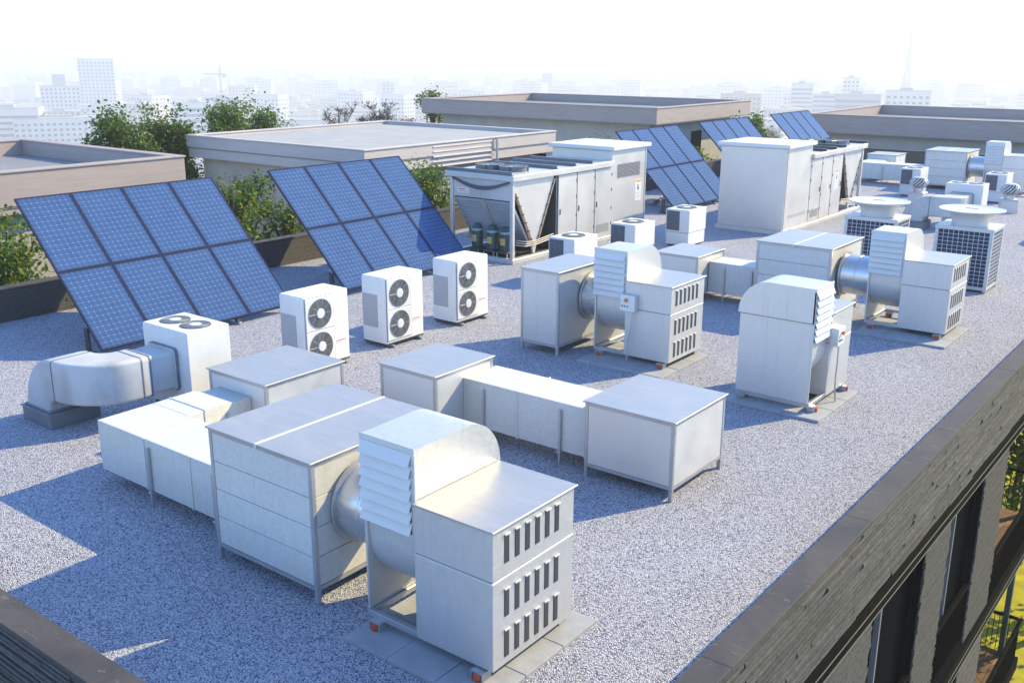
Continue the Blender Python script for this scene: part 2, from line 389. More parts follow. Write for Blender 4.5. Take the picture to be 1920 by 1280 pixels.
def stone_mesh(L, h, seed, mat):
    rnd = random.Random(seed); mb = MB(); n = 6; loops = []; d0 = 0.024 + 0.004 * (seed % 6)
    # a ledge strip along +x, face towards -y, irregular front
    for i in range(n + 1):
        x = L * i / n; d = d0 + rnd.uniform(-0.003, 0.003); t = rnd.uniform(-0.002, 0.002)
        x = min(max(x, 0.002), L - 0.002)
        loops.append([(x, 0.06, 0.003), (x, -d * 0.85, 0.002), (x, -d, 0.012 + t), (x, -d, h - 0.03 + t), (x, -d * .85, h - 0.022), (x, 0.06, h - 0.020)])
    mb.loft(loops); return mb.mesh('stone_course', mat)

def build_office():
    B = thing('office_building', 'dark stone office building whose gravel roof carries all the machines', 'building', (0, 0, 0))
    def add(name, mb, mat, par=B, **k): return mb.build(name, mat, par, **k)
    # mass under the roof
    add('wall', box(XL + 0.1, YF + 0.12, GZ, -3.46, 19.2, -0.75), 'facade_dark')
    add('wall', box(XL + 0.1, 19.21, GZ, -7.5, YB - 0.1, -0.8), 'render_wall')
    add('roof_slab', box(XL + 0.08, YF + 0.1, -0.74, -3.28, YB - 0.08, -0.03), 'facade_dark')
    # parapet cores
    add('parapet', box(-3.44, YF + 0.06, -0.02, -3.22, YB - 0.06, PZ - 0.06), 'facade_dark')  # black core puts the shade of the stone grooves into its colour
    add('parapet', box(XL + 0.06, YF + 0.055, -0.025, -3.45, YFI - 0.02, PZ - 0.062), 'ledge_dark')
    add('parapet', box(XL + 0.05, YFI, -0.026, XLI - 0.03, YB - 0.06, PZ - 0.061), 'ledge_dark')
    add('parapet', box(XLI, YBI + 0.03, -0.027, -3.46, YB - 0.05, PZ - 0.063), 'ledge_dark')
    # stone courses, right face
    H = 0.0735; L = 1.3
    var = [stone_mesh(L, H, s, 'ledge_stone') for s in range(6)]
    rnd = random.Random(3)
    zs = [-0.465 + k * H for k in range(16)]
    for k, z in enumerate(zs):
        off = rnd.uniform(0, L)
        y = 4.0 - off + 0.6
        while y < 22.0:
            if y > 3.6:
                o = link('stone', var[rnd.randrange(6)], B, (-3.22 + rnd.uniform(-0.006, 0.008), y, z)); o.rotation_euler = (0, 0, R(90))
            y += L
    mb = MB()
    for z in zs:
        y = 21.5 + rnd.uniform(0, 1)
        while y < YB - 2:
            ln = rnd.uniform(1.2, 2.6); e = min(y + ln, YB - 0.2); d = rnd.uniform(0, 0.02); mb.box(-3.24, y + .004, z + .003, -3.205 + d, e - .004, z + H - .004); y += ln
    o = add('stone_courses', mb, 'ledge_stone'); o['kind'] = 'stuff'
    L2 = 1.6; H2 = 0.066
    var = [stone_mesh(L2, H2, 20 + s, 'ledge_stone') for s in range(6)]
    for k in range(14):
        x = -11.0 + rnd.uniform(-0.8, 0.4)
        while x < -5.2:
            link('stone', var[rnd.randrange(6)], B, (x, YF + 0.05, 0.715 - (k + 1) * H2)); x += L2
    # inner face courses of the left and far parapets
    for nm, a0, a1, f in (('stone_courses', YFI, YBI, 'x'), ('stone_courses', XLI, -3.5, 'y')):
        mb = MB()
        for k in range(10):
            z = 0.0 + k * 0.0715; p = a0
            while p < a1:
                ln = rnd.uniform(0.7, 1.8); e = min(p + ln, a1); d = rnd.uniform(0.0, 0.022)
                if f == 'x': mb.box(XLI - 0.04, p + .004, z + .003, XLI - 0.022 + d, e - .004, z + 0.068)
                else: mb.box(p + .004, YBI + 0.04, z + .003, e - .004, YBI + 0.022 - d, z + 0.068)
                p += ln
        o = add(nm, mb, 'ledge_dark'); o['kind'] = 'stuff'
    # coping stones
    def coping(x0, y0, x1, y1, along, n):
        ln = ((y1 - y0) if along == 'y' else (x1 - x0)) / n
        me = (box(x0, 0.001, 0, x1, ln - 0.0015, 0.06, b=0.004) if along == 'y' else box(0.003, y0, 0, ln - 0.003, y1, 0.06, b=0.006)).mesh('coping_stone', 'slate')
        for i in range(n):
            dz = PZ - 0.06 + rnd.uniform(-0.0008, 0.0008)
            link('coping_stone', me, B, (0, y0 + i * ln, dz) if along == 'y' else (x0 + i * ln, 0, dz))
    coping(XRI, YF, XR, YB, 'y', 15); coping(XL, YFI + 0.004, XLI, YB, 'y', 20)
    coping(XL, YF, XRI - 0.004, YFI, 'x', 10); coping(XLI + 0.004, YBI, XRI - 0.004, YB, 'x', 10)
    # facade bands
    for z0, z1, yb in ((-0.79, -0.475, YB - 0.2), (-4.55, -4.22, 24.0)):
        bd = add('band', box(-3.45, YF + 0.1, z0, -3.175, yb, z1, b=0.005), 'facade_dark')
        for z in (z0 + 0.004, z0 + 0.15):
            add('trim_strip', box(-3.174, YF + 0.12, z, -3.166, yb - 0.02, z + 0.012), 'facade_line', bd)
    # pilasters with ribs
    for (y0, y1) in ((5.6, 7.4), (9.9, 11.72), (14.05, 15.36), (17.45, 19.19)):
        for z0, z1 in ((-4.21, -0.80), (GZ, -4.56)):
            p = add('pilaster', box(-3.459, y0, z0, -3.275, y1, z1), 'facade_dark')
            mb = MB(); z = z0
            while z < z1 - 0.02:
                h = rnd.uniform(0.045, 0.07); d = rnd.uniform(0, 0.022); mb.box(-3.28, y0 + 0.004 - d * .3, z + .003, -3.255 + d, y1 - 0.004 + d * .3, min(z + h - .012, z1 - .002)); z += h
            o = add('rib', mb, 'ledge_stone', p); o['kind'] = 'stuff'
    # windows between pilasters
    for (y0, y1) in ((7.4, 9.9), (11.72, 14.05), (15.36, 17.45)):
        for z0, z1 in ((-4.2, -0.81), (GZ + 0.1, -4.57)):
            w = add('window', box(-3.45, y0 + 0.02, z0, -3.44, y1 - 0.02, z1), 'window_glass')
            add('frame', box(-3.438, y0 + 0.01, z0, -3.36, y0 + 0.07, z1, b=0.004).box(-3.438, y1 - 0.07, z0, -3.36, y1 - 0.01, z1, b=0.004).box(-3.436, y0 + 0.071, z1 - 0.06, -3.37, y1 - 0.071, z1 - 0.002), 'facade_dark', w)
            add('mullion', box(-3.434, y0 + 0.72, z0 + 0.001, -3.35, y0 + 0.77, z1 - 0.065, b=0.004), 'curb_grey', w)
    # juliet railings
    for (y0, y1) in ((11.76, 14.0), (15.4, 17.4)):
        rl = add('railing', box(-3.34, y0, -3.06, -3.26, y1, -3.0, b=0.008), 'facade_dark')
        add('bottom_rail', box(-3.33, y0, -4.15, -3.27, y1, -4.1), 'facade_dark', rl)
        n = int((y1 - y0) / 0.11); mb = MB()
        for i in range(n): mb.box(-3.31, y0 + 0.05 + i * 0.11, -4.1, -3.29, y0 + 0.066 + i * 0.11, -3.06)
        o = add('bar', mb, 'facade_dark', rl); o['kind'] = 'stuff'
    # corner balconies
    for zt in (-4.23, -7.9):
        s_ = add('balcony', box(-7.49, 19.21, zt - 0.3, -3.46 if zt > -5 else -3.2, 23.98, zt), 'facade_dark')
        x = -7.4
        while x < -3.55:
            add('deck_board', box(x, 19.25, zt + 0.004, x + 0.135, 23.9, zt + 0.03, b=0.004), 'timber_deck', s_); x += 0.145
        rl = add('railing', box(-3.3, 19.25, zt + 1.0, -3.22, 23.95, zt + 1.06, b=0.008), 'facade_dark')
        add('railing', box(-7.4, 23.86, zt + 1.0, -3.31, 23.94, zt + 1.06, b=0.008), 'facade_dark')
        mb = MB()
        for i in range(42): mb.box(-3.27, 19.3 + i * 0.11, zt + 0.002, -3.255, 19.315 + i * 0.11, zt + 1.0)
        for i in range(36): mb.box(-7.35 + i * 0.11, 23.89, zt + 0.002, -7.335 + i * 0.11, 23.905, zt + 1.0)
        o = add('bar', mb, 'facade_dark', rl); o['kind'] = 'stuff'
    add('post', box(-3.62, 20.5, GZ, -3.5, 20.62, -0.8, b=0.01), 'tank_green')
    add('post', box(-3.62, 23.7, GZ, -3.5, 23.82, -0.8, b=0.01), 'tank_green')
    return B
build_office()

# ------------------------------------------------------------------ terrain and lawn
def build_ground():
    rings = [0, 30, 60, 90, 120, 150, 180, 210, 260, 320, 400, 520, 700, 1000, 1400, 2000, 3000, 4600, 7400]; n = 96; v = []; f = []
    for r in rings:
        for i in range(n):
            a = 2 * math.pi * i / n; t = min(1, max(0, (r - 100) / 300)); t = t * t * (3 - 2 * t)
            z = GZ - 0.05 - 122.4 * t + (math.sin(a * 5 + r * 0.01) * 1.5 * t)
            v.append((-13 + r * math.cos(a), 30 + r * math.sin(a), z))
    for k in range(len(rings) - 1):
        for i in range(n): f.append((k * n + i, k * n + (i + 1) % n, (k + 1) * n + (i + 1) % n, (k + 1) * n + i))
    o = MB().add(v, f).build('ground', 'terrain'); o['kind'] = 'structure'
    o = MB().add([(-22, 19.5, GZ - 0.02), (30, 19.5, GZ - 0.02), (30, 56, GZ - 0.02), (-22, 56, GZ - 0.02)], [(0, 1, 2, 3)]).build('lawn', 'lawn'); o['kind'] = 'structure'
    o = MB().add([(-28, -20, GZ - 0.024), (-22.9, -20, GZ - 0.024), (-22.9, 75, GZ - 0.024), (-28, 75, GZ - 0.024)], [(0, 1, 2, 3)]).build('alley', 'street_ground'); o['kind'] = 'structure'
build_ground()

# ------------------------------------------------------------------ neighbouring flat roofed buildings
def flat_building(label, x0, x1, y0, y1, zt, fh, rim, deck, mat_deck, inset=0.45, second=0.0, windows=(), louvre=None, fas='fascia'):
    B = thing('flat_roofed_building', label, 'building', (0, 0, 0))
    a = lambda name, mb, mat, par=B, **k: mb.build(name, mat, par, **k)
    zb = zt - fh
    w = a('wall', box(x0 + inset, y0 + inset, GZ, x1 - inset, y1 - inset, zb + 0.02), 'render_wall')
    a('roof_deck', box(x0 + rim * .6, y0 + rim * .6, zb + 0.03, x1 - rim * .6, y1 - rim * .6, deck), mat_deck)
    a('fascia', box(x0, y0, zb, x1, y0 + rim, zt - 0.06), fas)
    a('fascia', box(x0, y1 - rim, zb, x1, y1, zt - 0.06), fas)
    a('fascia', box(x0, y0 + rim + 0.002, zb, x0 + rim, y1 - rim - 0.002, zt - 0.06), fas)
    a('fascia', box(x1 - rim, y0 + rim + 0.002, zb, x1, y1 - rim - 0.002, zt - 0.06), fas)
    e = 0.04
    a('coping', box(x0 - e, y0 - e, zt - 0.058, x1 + e, y0 + rim + e, zt, b=0.012), fas)
    a('coping', box(x0 - e, y1 - rim - e, zt - 0.058, x1 + e, y1 + e, zt, b=0.012), fas)
    a('coping', box(x0 - e, y0 + rim + e + .003, zt - 0.058, x0 + rim + e, y1 - rim - e - .003, zt, b=0.012), fas)
    a('coping', box(x1 - rim - e, y0 + rim + e + .003, zt - 0.058, x1 + e, y1 - rim - e - .003, zt, b=0.012), fas)
    a('soffit', box(x0 + 0.02, y0 + 0.02, zb - 0.05, x1 - 0.02, y1 - 0.02, zb - 0.004), 'membrane')
    if second:
        a('lower_fascia', box(x0 + 0.05, y0 + 0.05, zb - second, x1 - 0.05, y1 - 0.05, zb - 0.054), fas)
    for (side, p, z0, z1, ww) in windows:
        if side == 'x':
            X = x1 - inset; wd = a('window', box(X - 0.02, p, z0, X + 0.012, p + ww, z1), 'window_glass', w)
            a('frame', box(X + 0.001, p - .05, z0 - .05, X + 0.04, p, z1 + .05).box(X + 0.001, p + ww, z0 - .05, X + 0.04, p + ww + .05, z1 + .05).box(X + .001, p, z1, X + .038, p + ww, z1 + .05).box(X + .001, p, z0 - .05, X + .038, p + ww, z0), 'facade_dark', wd)
        else:
            Y = y0 + inset; wd = a('window', box(p, Y - 0.012, z0, p + ww, Y + 0.02, z1), 'window_glass', w)
            a('frame', box(p - .05, Y - .04, z0 - .05, p, Y - .001, z1 + .05).box(p + ww, Y - .04, z0 - .05, p + ww + .05, Y - .001, z1 + .05).box(p, Y - .038, z1, p + ww, Y - .001, z1 + .05).box(p, Y - .038, z0 - .05, p + ww, Y - .001, z0), 'facade_dark', wd)
    if louvre:
        ya, yb, n = louvre
        for i in range(n):
            z = zt - 0.12 - i * 0.19
            a('louvre_slat', MB().prism([(x1 + 0.003, z), (x1 + 0.008, z), (x1 + 0.03, z - 0.06), (x1 + 0.003, z - 0.065)], 'y', ya, yb), fas)
        a('downpipe', MB().cyl((x1 + 0.1, yb + 0.15, zt - 1.6), (x1 + 0.1, yb + 0.15, zt - 0.02), 0.05, 10), 'frame_steel')
    return B
flat_building('taupe flat roofed building at the left edge behind the nearest solar panel', -36.0, -26.5, -12, 18.06, 2.95, 0.93, 0.3, 2.42, 'membrane', second=0.22)
flat_building('low taupe building with pale flat roof and side louvres behind the second solar panel', -37.2, -26.5, 25.53, 37.4, 2.57, 0.50, 0.22, 2.40, 'concrete_roof', second=0.42, windows=[('y', -30.6, -0.6, 0.9, 0.75), ('y', -28.8, -3.0, -1.1, 0.9), ('x', 36.4, 0.2, 1.5, 0.8)], louvre=(29.2, 32.9, 5), fas='fascia_pale')
flat_building('long taupe flat roofed building rising behind the chiller in the middle', -43.0, -26.5, 46.4, 57.6, 3.2, 0.84, 0.3, 2.7, 'membrane', inset=0.9, windows=[('x', 48.0, -0.5, 1.6, 1.1), ('x', 52.0, -0.5, 1.6, 1.1), ('y', -38.0, -1.0, 1.0, 1.2), ('y', -29.6, -2.0, 1.1, 1.0)])
flat_building('wide taupe flat roofed building beyond the far parapet at right', -24.84, 14.0, 62.0, 76.0, 2.3, 1.1, 0.3, 1.65, 'membrane', inset=0.7)

# ------------------------------------------------------------------ paving pads, fan units
def paving_pad(label, x, y, s=0.65):
    P = thing('paving_pad', label, 'paving', (x, y, 0), 0, 'paving slabs under the fan units')
    me = box(0.003, 0.003, 0.0, s - 0.003, s - 0.003, 0.05, b=0.006).mesh('slab', 'paver'); rnd = random.Random(int(x * 10))
    for i in range(3):
        for j in range(3): link('slab', me, P, (i * s, j * s, rnd.uniform(-0.004, 0.002)))
    return P

def make_fan(duct_len, label, control=False):
    F = thing('centrifugal_fan_unit', label, 'fan unit', (0, 0, 0), 0, 'belt driven roof fan units on paving slabs')
    a = lambda name, mb, mat, par=F, **k: mb.build(name, mat, par, **k)
    BX0, BX1, BY0, BY1, BZ0, BZ1 = 0.735, 1.75, -0.03, 1.32, 0.16, 1.66
    # base rails
    a('base_rail', box(0.0, -0.02, 0.145, BX0 - 0.002, 0.04, 0.215, b=0.004), 'frame_steel')
    a('base_rail', box(0.0, 1.28, 0.145, BX0 - 0.002, 1.34, 0.215, b=0.004), 'frame_steel')
    a('base_rail', box(0.0, 0.042, 0.145, 0.06, 1.278, 0.213, b=0.004), 'frame_steel')
    # feet: bracket + red isolator
    br = box(-0.075, -0.07, 0.0, -0.06, 0.07, 0.095).box(0.06, -0.07, 0.0, 0.075, 0.07, 0.095).box(-0.0745, -0.071, 0.082, 0.0745, 0.071, 0.096).mesh('foot', 'frame_steel')
    iso = MB().lathe([(0.0, 0), (0.048, 0), (0.053, 0.02), (0.053, 0.06), (0.048, 0.08), (0, 0.08)], (0, -0.045, 0.001), 14).mesh('isolator', 'red_isolator')
    for x, y in ((0.17, -0.02), (1.6, -0.035), (0.17, 1.27), (1.6, 1.27)):
        ft = link('foot', br, F, (x, y, 0.051)); link('isolator', iso, ft)
    # side plate and scroll
    a('side_plate', box(-0.005, 0.0, 0.216, 0.025, 1.34, 1.63, b=0.003), 'fan_sheet')
    sc = MB(); cy, cz, r = 0.67, 1.10, 0.635; pr = [(0.02, 1.62)]
    for i in range(31):
        an = math.pi - 0.0 + math.pi * i / 30; pr.append((cy + r * math.cos(an) * (1.0), cz + r * math.sin(an)))
    pr += [(1.32, 1.62)]
    sc.prism(pr, 'x', 0.027, BX0 - 0.003); a('scroll_casing', sc, 'fan_sheet')
    # hood
    prof = [(0.0, 1.635), (0.0, 2.225), (0.82, 2.235)]
    for i in range(1, 13):
        an = math.pi / 2 * i / 12; prof.append((0.82 + 0.55 * math.sin(an), 1.665 + 0.57 * math.cos(an)))
    prof.append((1.37, 1.635))
    h = a('hood', MB().prism(prof, 'x', -0.03, BX0 - 0.004), 'fan_sheet', angle=20)
    rim = MB().box(-0.036, -0.006, 2.18, BX0, 0.004, 2.243, b=0.003)
    a('rim', rim, 'panel_white', h)
    a('side_joint', box(-0.034, 0.0, 1.628, BX0 - 0.01, 1.375, 1.636), 'seam_dark')
    # louvre panel
    lf = a('louvre_frame', box(-0.03, -0.004, 1.27, 0.02, 0.03, 2.178, b=0.003).box(0.68, -0.004, 1.27, 0.736, 0.03, 2.178, b=0.003).box(0.0202, -0.003, 1.271, 0.6798, 0.03, 1.30).box(0.0202, 0.012, 1.30, 0.6798, 0.03, 2.177, m=1), ['panel_white', 'seam_dark'])
    sl = MB().prism([(0.012, 0.128), (-0.004, 0.128), (-0.062, 0.003), (-0.056, 0.0), (0.002, 0.118)], 'x', -0.012, 0.695).mesh('louvre_slat', 'panel_white')
    for i in range(7): link('louvre_slat', sl, F, (0, 0, 1.305 + i * 0.1235))
    # motor box
    ib = a('motor_box', box(BX0, BY0, BZ0, BX1, BY1, 1.128, b=0.004).box(BX0 + .001, BY0, 1.136, BX1, BY1, BZ1, b=0.004), 'fan_sheet')
    a('seam', box(BX0 + .003, BY0 + .006, 1.12, BX1 - .006, BY1 - .006, 1.14), 'seam_dark', ib)
    a('seam_lip', box(BX0 + .002, BY0 - .006, 1.113, BX1 + .006, BY1 + .003, 1.124), 'panel_white', ib)
    a('lid', box(BX0 + .002, BY0 - 0.03, BZ1 + 0.001, BX1 + 0.03, BY1 + 0.03, BZ1 + 0.022, b=0.004), 'lid_sheet')
    vm = MB().box(-0.004, -0.035, 0.0, 0.004, 0.035, 0.30, m=0).box(0.0, -0.043, 0.298, 0.02, 0.043, 0.312, m=1, b=0.002)
    vm = vm.mesh('vent', ['vent_slats', 'panel_white'])
    for z in (1.275, 0.695, 0.245):
        for i in range(6): link('vent', vm, F, (BX1 + 0.002, 0.185 + i * 0.166, z))
    if duct_len:
        rd = MB().lathe([(0.455, -duct_len), (0.455, -duct_len * .55), (0.462, -duct_len * .54), (0.462, -duct_len * .52), (0.455, -duct_len * .51), (0.455, -0.006)], (0, 0.67, 1.06), 40, axis='x')
        d = a('round_duct', rd, 'round_duct')
        a('flange', MB().ring((-duct_len, 0.67, 1.06), 0.455, 0.505, 0.035, 40, axis='x'), 'frame_steel', d)
        a('flange', MB().ring((-0.04, 0.67, 1.06), 0.455, 0.49, 0.03, 40, axis='x'), 'frame_steel', d)
    if control:
        c = a('control_box', box(0.70, -0.175, 1.10, 1.03, -0.032, 1.42, b=0.008), 'ac_white')
        a('stop_button', MB().cyl((0.855, -0.176, 1.325), (0.855, -0.20, 1.325), 0.022, 14).cyl((0.855, -0.2005, 1.325), (0.855, -0.225, 1.325), 0.036, 14), 'red_button', c)
        for i in range(3): a('switch', MB().cyl((0.755 + i * .06, -0.1755, 1.2), (0.755 + i * .06, -0.19, 1.2), 0.014, 10), 'ink', c)
        pts = [(0.95, -0.1, 1.1), (0.95, -0.11, 0.95), (0.93, -0.12, 0.75), (0.88, -0.13, 0.5), (0.87, -0.14, 0.3), (0.89, -0.16, 0.06)]
        a('conduit', MB().tube(pts, 0.014, 8), 'frame_steel')
    return F

fan1 = make_fan(0.72, 'front fan unit with louvred hood nearest the camera on paving slabs')
fan1.location = (-7.09, 6.64, 0)
fan2 = make_fan(0.50, 'fan unit with grey control box beside the narrow tall plenum', True)
fan2.location = (-10.73, 16.6, 0)
fan3 = make_fan(0, 'fan unit turned sideways near the right parapet, louvres facing right', True)
fan3.location = (-5.88, 15.86, 0); fan3.rotation_euler = (0, 0, R(90))
fan4 = make_fan(0.76, 'fan unit joined by a round duct in front of the two flared condensers')
fan4.location = (-7.08, 22.12, 0)
dup(fan1, 'distant fan unit at the right edge in front of the far building', (-10.84, 48.05, 0))
paving_pad('nine concrete slabs under the front fan unit', -7.11, 6.26)
paving_pad('concrete slabs under the fan unit with the narrow plenum', -10.76, 16.02)
paving_pad('concrete slabs under the sideways fan unit', -7.53, 15.63)
paving_pad('concrete slabs under the fan unit in front of the flared condensers', -7.1, 21.5)
paving_pad('concrete slabs under the distant fan unit at the right edge', -10.86, 47.6)

# ------------------------------------------------------------------ plenum boxes
def plenum(label, x, y, w, d, h, rows=1, seam=False, mat='alu_panel', z0=0.17, post=0.055, group=None):
    B = thing('plenum_box', label, 'plenum box', (x, y, 0), 0, group)
    a = lambda name, mb, mt, par=B, **k: mb.build(name, mt, par, **k)
    top = h - 0.022
    for px, py in ((0, 0), (w - post, 0), (0, d - post), (w - post, d - post)):
        a('leg', box(px, py, 0.0, px + post, py + post, top - 0.002, b=0.004), 'frame_steel')
    rb = 0.05
    for zz in (z0, top - rb):
        a('rail', box(post + .001, 0.003, zz, w - post - .001, 0.05, zz + rb - .001), 'frame_steel'); a('rail', box(post + .001, d - 0.05, zz, w - post - .001, d - .003, zz + rb - .001), 'frame_steel')
        a('rail', box(0.003, post + .001, zz, 0.05, d - post - .001, zz + rb - .001), 'frame_steel'); a('rail', box(w - 0.05, post + .001, zz, w - .003, d - post - .001, zz + rb - .001), 'frame_steel')
    zz0, zz1 = z0 + rb, top - rb; hh = (zz1 - zz0) / rows; g = 0.004 if rows > 1 else 0.001
    for k in range(rows):
        p0, p1 = zz0 + k * hh + g, zz0 + (k + 1) * hh - g
        for nm, bb in (('f', (post + .001, 0.008, p0, w - post - .001, 0.03, p1)), ('b', (post + .001, d - .03, p0, w - post - .001, d - .008, p1)), ('l', (0.008, post + .001, p0, 0.03, d - post - .001, p1)), ('r', (w - .03, post + .001, p0, w - .008, d - post - .001, p1))):
            a('panel', box(*bb, b=0.003), mat)
    a('floor_pan', box(0.051, 0.051, z0 - .004, w - .051, d - .051, z0 + 0.03), 'dark_steel')
    o = 0.025
    if seam:
        a('lid', box(-o, -o, top, w / 2 - 0.002, d + o, h, b=0.004), 'lid_sheet'); a('lid', box(w / 2 + 0.002, -o, top, w + o, d + o, h, b=0.004), 'lid_sheet')
        a('lid_strip', box(w / 2 - 0.02, -o - .003, top - .03, w / 2 + 0.02, d + o + .003, h + 0.008, b=0.003), 'panel_white')
    else:
        a('lid', box(-o, -o, top, w + o, d + o, h, b=0.004), 'lid_sheet')
    if rows == 1:
        mb = MB()
        for zz in (h * .3, h * .6, h * .87):
            mb.cyl((w - .001, post * .5, zz), (w + 0.006, post * .5, zz), 0.009, 8)
        r_ = a('rivet', mb, 'frame_steel'); r_['kind'] = 'stuff'
    return B
box1 = plenum('large banded plenum box with a seamed lid joined to the front fan unit', -9.64, 6.57, 1.81, 2.01, 1.73, rows=4, seam=True, mat='duct_galvanized')
plenum('white plenum box at the right end of the middle duct, casting a shadow on gravel', -7.48, 11.39, 1.46, 1.53, 1.18)
box3 = plenum('white plenum box behind the banded box at the end of the bent duct', -13.05, 9.0, 1.4, 1.58, 1.17)
plenum('white plenum box at the left end of the middle duct', -11.12, 10.88, 1.2, 1.43, 1.17)
plenum('narrow tall grey plenum box left of the fan with control box', -12.2, 16.05, 0.95, 1.75, 1.75, mat='fan_sheet')
plenum('small plenum box behind the fan with control box', -12.35, 21.82, 1.2, 1.45, 1.17)
box7 = dup(box1, 'large banded plenum box with round duct in the middle distance', (-9.72, 22.0, 0))
dup(box1, 'distant banded plenum box before the far building', (-13.41, 48.1, 0))
dup(box3, 'distant small plenum box left of the far banded box', (-16.82, 50.4, 0))

# ------------------------------------------------------------------ rectangular ducts
def duct_run(D, x0, x1, y0, y1, z0, z1, joints, supports, mat='duct_galvanized'):
    cuts = [x0] + list(joints) + [x1]
    for p, q in zip(cuts, cuts[1:]): box(p + .002, y0, z0, q - .002, y1, z1, b=0.006).build('duct_section', mat, D)
    for j in joints: box(j - 0.014, y0 - 0.012, z0 - 0.012, j + 0.014, y1 + 0.012, z1 + 0.012, b=0.003).build('joint_flange', 'galvanized', D)
    for s in supports:
        sp = box(s - 0.018, y0 - 0.045, 0, s + 0.018, y0 - 0.012, z1 - 0.1, b=0.003).build('support_post', 'frame_steel', D)
        box(s - 0.017, y1 + 0.012, 0, s + 0.017, y1 + 0.045, z1 - 0.1, b=0.003).build('support_post', 'frame_steel', D)
        box(s - 0.016, y0 - 0.011, z0 - 0.04, s + 0.016, y1 + 0.011, z0 - 0.008).build('cross_bar', 'frame_steel', D)
        MB().cyl((s - 0.06, y0 - 0.03, z0 - 0.024), (s - 0.019, y0 - 0.03, z0 - 0.024), 0.012, 8).build('bolt', 'panel_white', sp)
D = thing('rectangular_duct', 'straight galvanized duct between the two middle plenum boxes', 'duct')
duct_run(D, -9.93, -7.49, 11.55, 12.4, 0.22, 0.98, (-8.83,), (-9.49, -8.01))
D = thing('rectangular_duct', 'short galvanized duct running behind the fan with control box', 'duct')
duct_run(D, -11.14, -9.73, 22.42, 23.2, 0.2, 0.97, (), (-10.7, -9.97))

LD = thing('bent_duct', 'bent galvanized duct at left leading into the banded plenum box', 'duct')
duct_run(LD, -12.84, -9.66, 6.95, 7.85, 0.2, 0.945, (-11.7, -10.66), (-11.58, -10.14))
def l_branch():
    x0, x1 = -12.84, -11.97
    box(x0, 7.852, 0.2, x1, 8.12, 0.945, b=0.005).build('duct_section', 'duct_galvanized', LD)
    box(x0 - .012, 8.122, 0.188, x1 + .012, 8.15, 0.957, b=0.003).build('joint_flange', 'galvanized', LD)
    MB().loft([[(x0, 8.152, .2), (x1, 8.152, .2), (x1, 8.152, .945), (x0, 8.152, .945)], [(x0, 8.55, .2), (x1, 8.55, .2), (x1, 8.55, .945), (x0, 8.55, .945)], [(x0 + .03, 8.7, .24), (x1 - .05, 8.7, .24), (x1 - .05, 8.7, .9), (x0 + .03, 8.7, .9)], [(x0 + .03, 9.0, .24), (x1 - .05, 9.0, .24), (x1 - .05, 9.0, .9), (x0 + .03, 9.0, .9)]]).build('duct_section', 'duct_galvanized', LD)
    box(x1 + .012, 8.5, 0, x1 + .045, 8.536, .8).build('support_post', 'frame_steel', LD)
l_branch()
dup(LD, 'distant bent duct left of the far banded box', (-3.77, 41.45, 0))

# ------------------------------------------------------------------ elbow duct with twin fan cabinet
def rrect(w, h, r, n=4):
    pts = []
    for cx, cy, a0 in ((w / 2 - r, h / 2 - r, 0), (-w / 2 + r, h / 2 - r, 90), (-w / 2 + r, -h / 2 + r, 180), (w / 2 - r, -h / 2 + r, 270)):
        for i in range(n + 1):
            an = R(a0 + 90 * i / n); pts.append((cx + r * math.cos(an), cy + r * math.sin(an)))
    return pts
def grille_top(par, x, y, z, r, name='fan_grille'):
    g = MB().cyl((x, y, z + 0.001), (x, y, z + 0.006), r * 1.0, 28).build(name, 'grill_dark', par)
    mb = MB()
    for k in range(6): mb.ring((x, y, z + 0.012), r * (0.42 + 0.1 * k), r * (0.42 + 0.1 * k) + 0.008, 0.008, 28)
    for k in range(8):
        an = math.pi * k / 4; c, s_ = math.cos(an), math.sin(an)
        mb.box(-0.004, 0, 0, 0.004, 0.001, 0.001)
        mb.v[-8:] = [(x + c * q - s_ * w_, y + s_ * q + c * w_, z + hh) for q, w_, hh in ((r * .35, -.004, .008), (r * .98, -.004, .008), (r * .35, .004, .008), (r * .98, .004, .008), (r * .35, -.004, .018), (r * .98, -.004, .018), (r * .35, .004, .018), (r * .98, .004, .018))]
    w = mb.build('wire_guard', 'grill_wire', g); w['kind'] = 'stuff'
    MB().lathe([(0, 0.022), (r * .36, 0.022), (r * .4, 0.014), (r * .4, 0.007), (0, 0.007)], (x, y, z), 20).build('hub_cap', 'ac_panel', g)
    return g
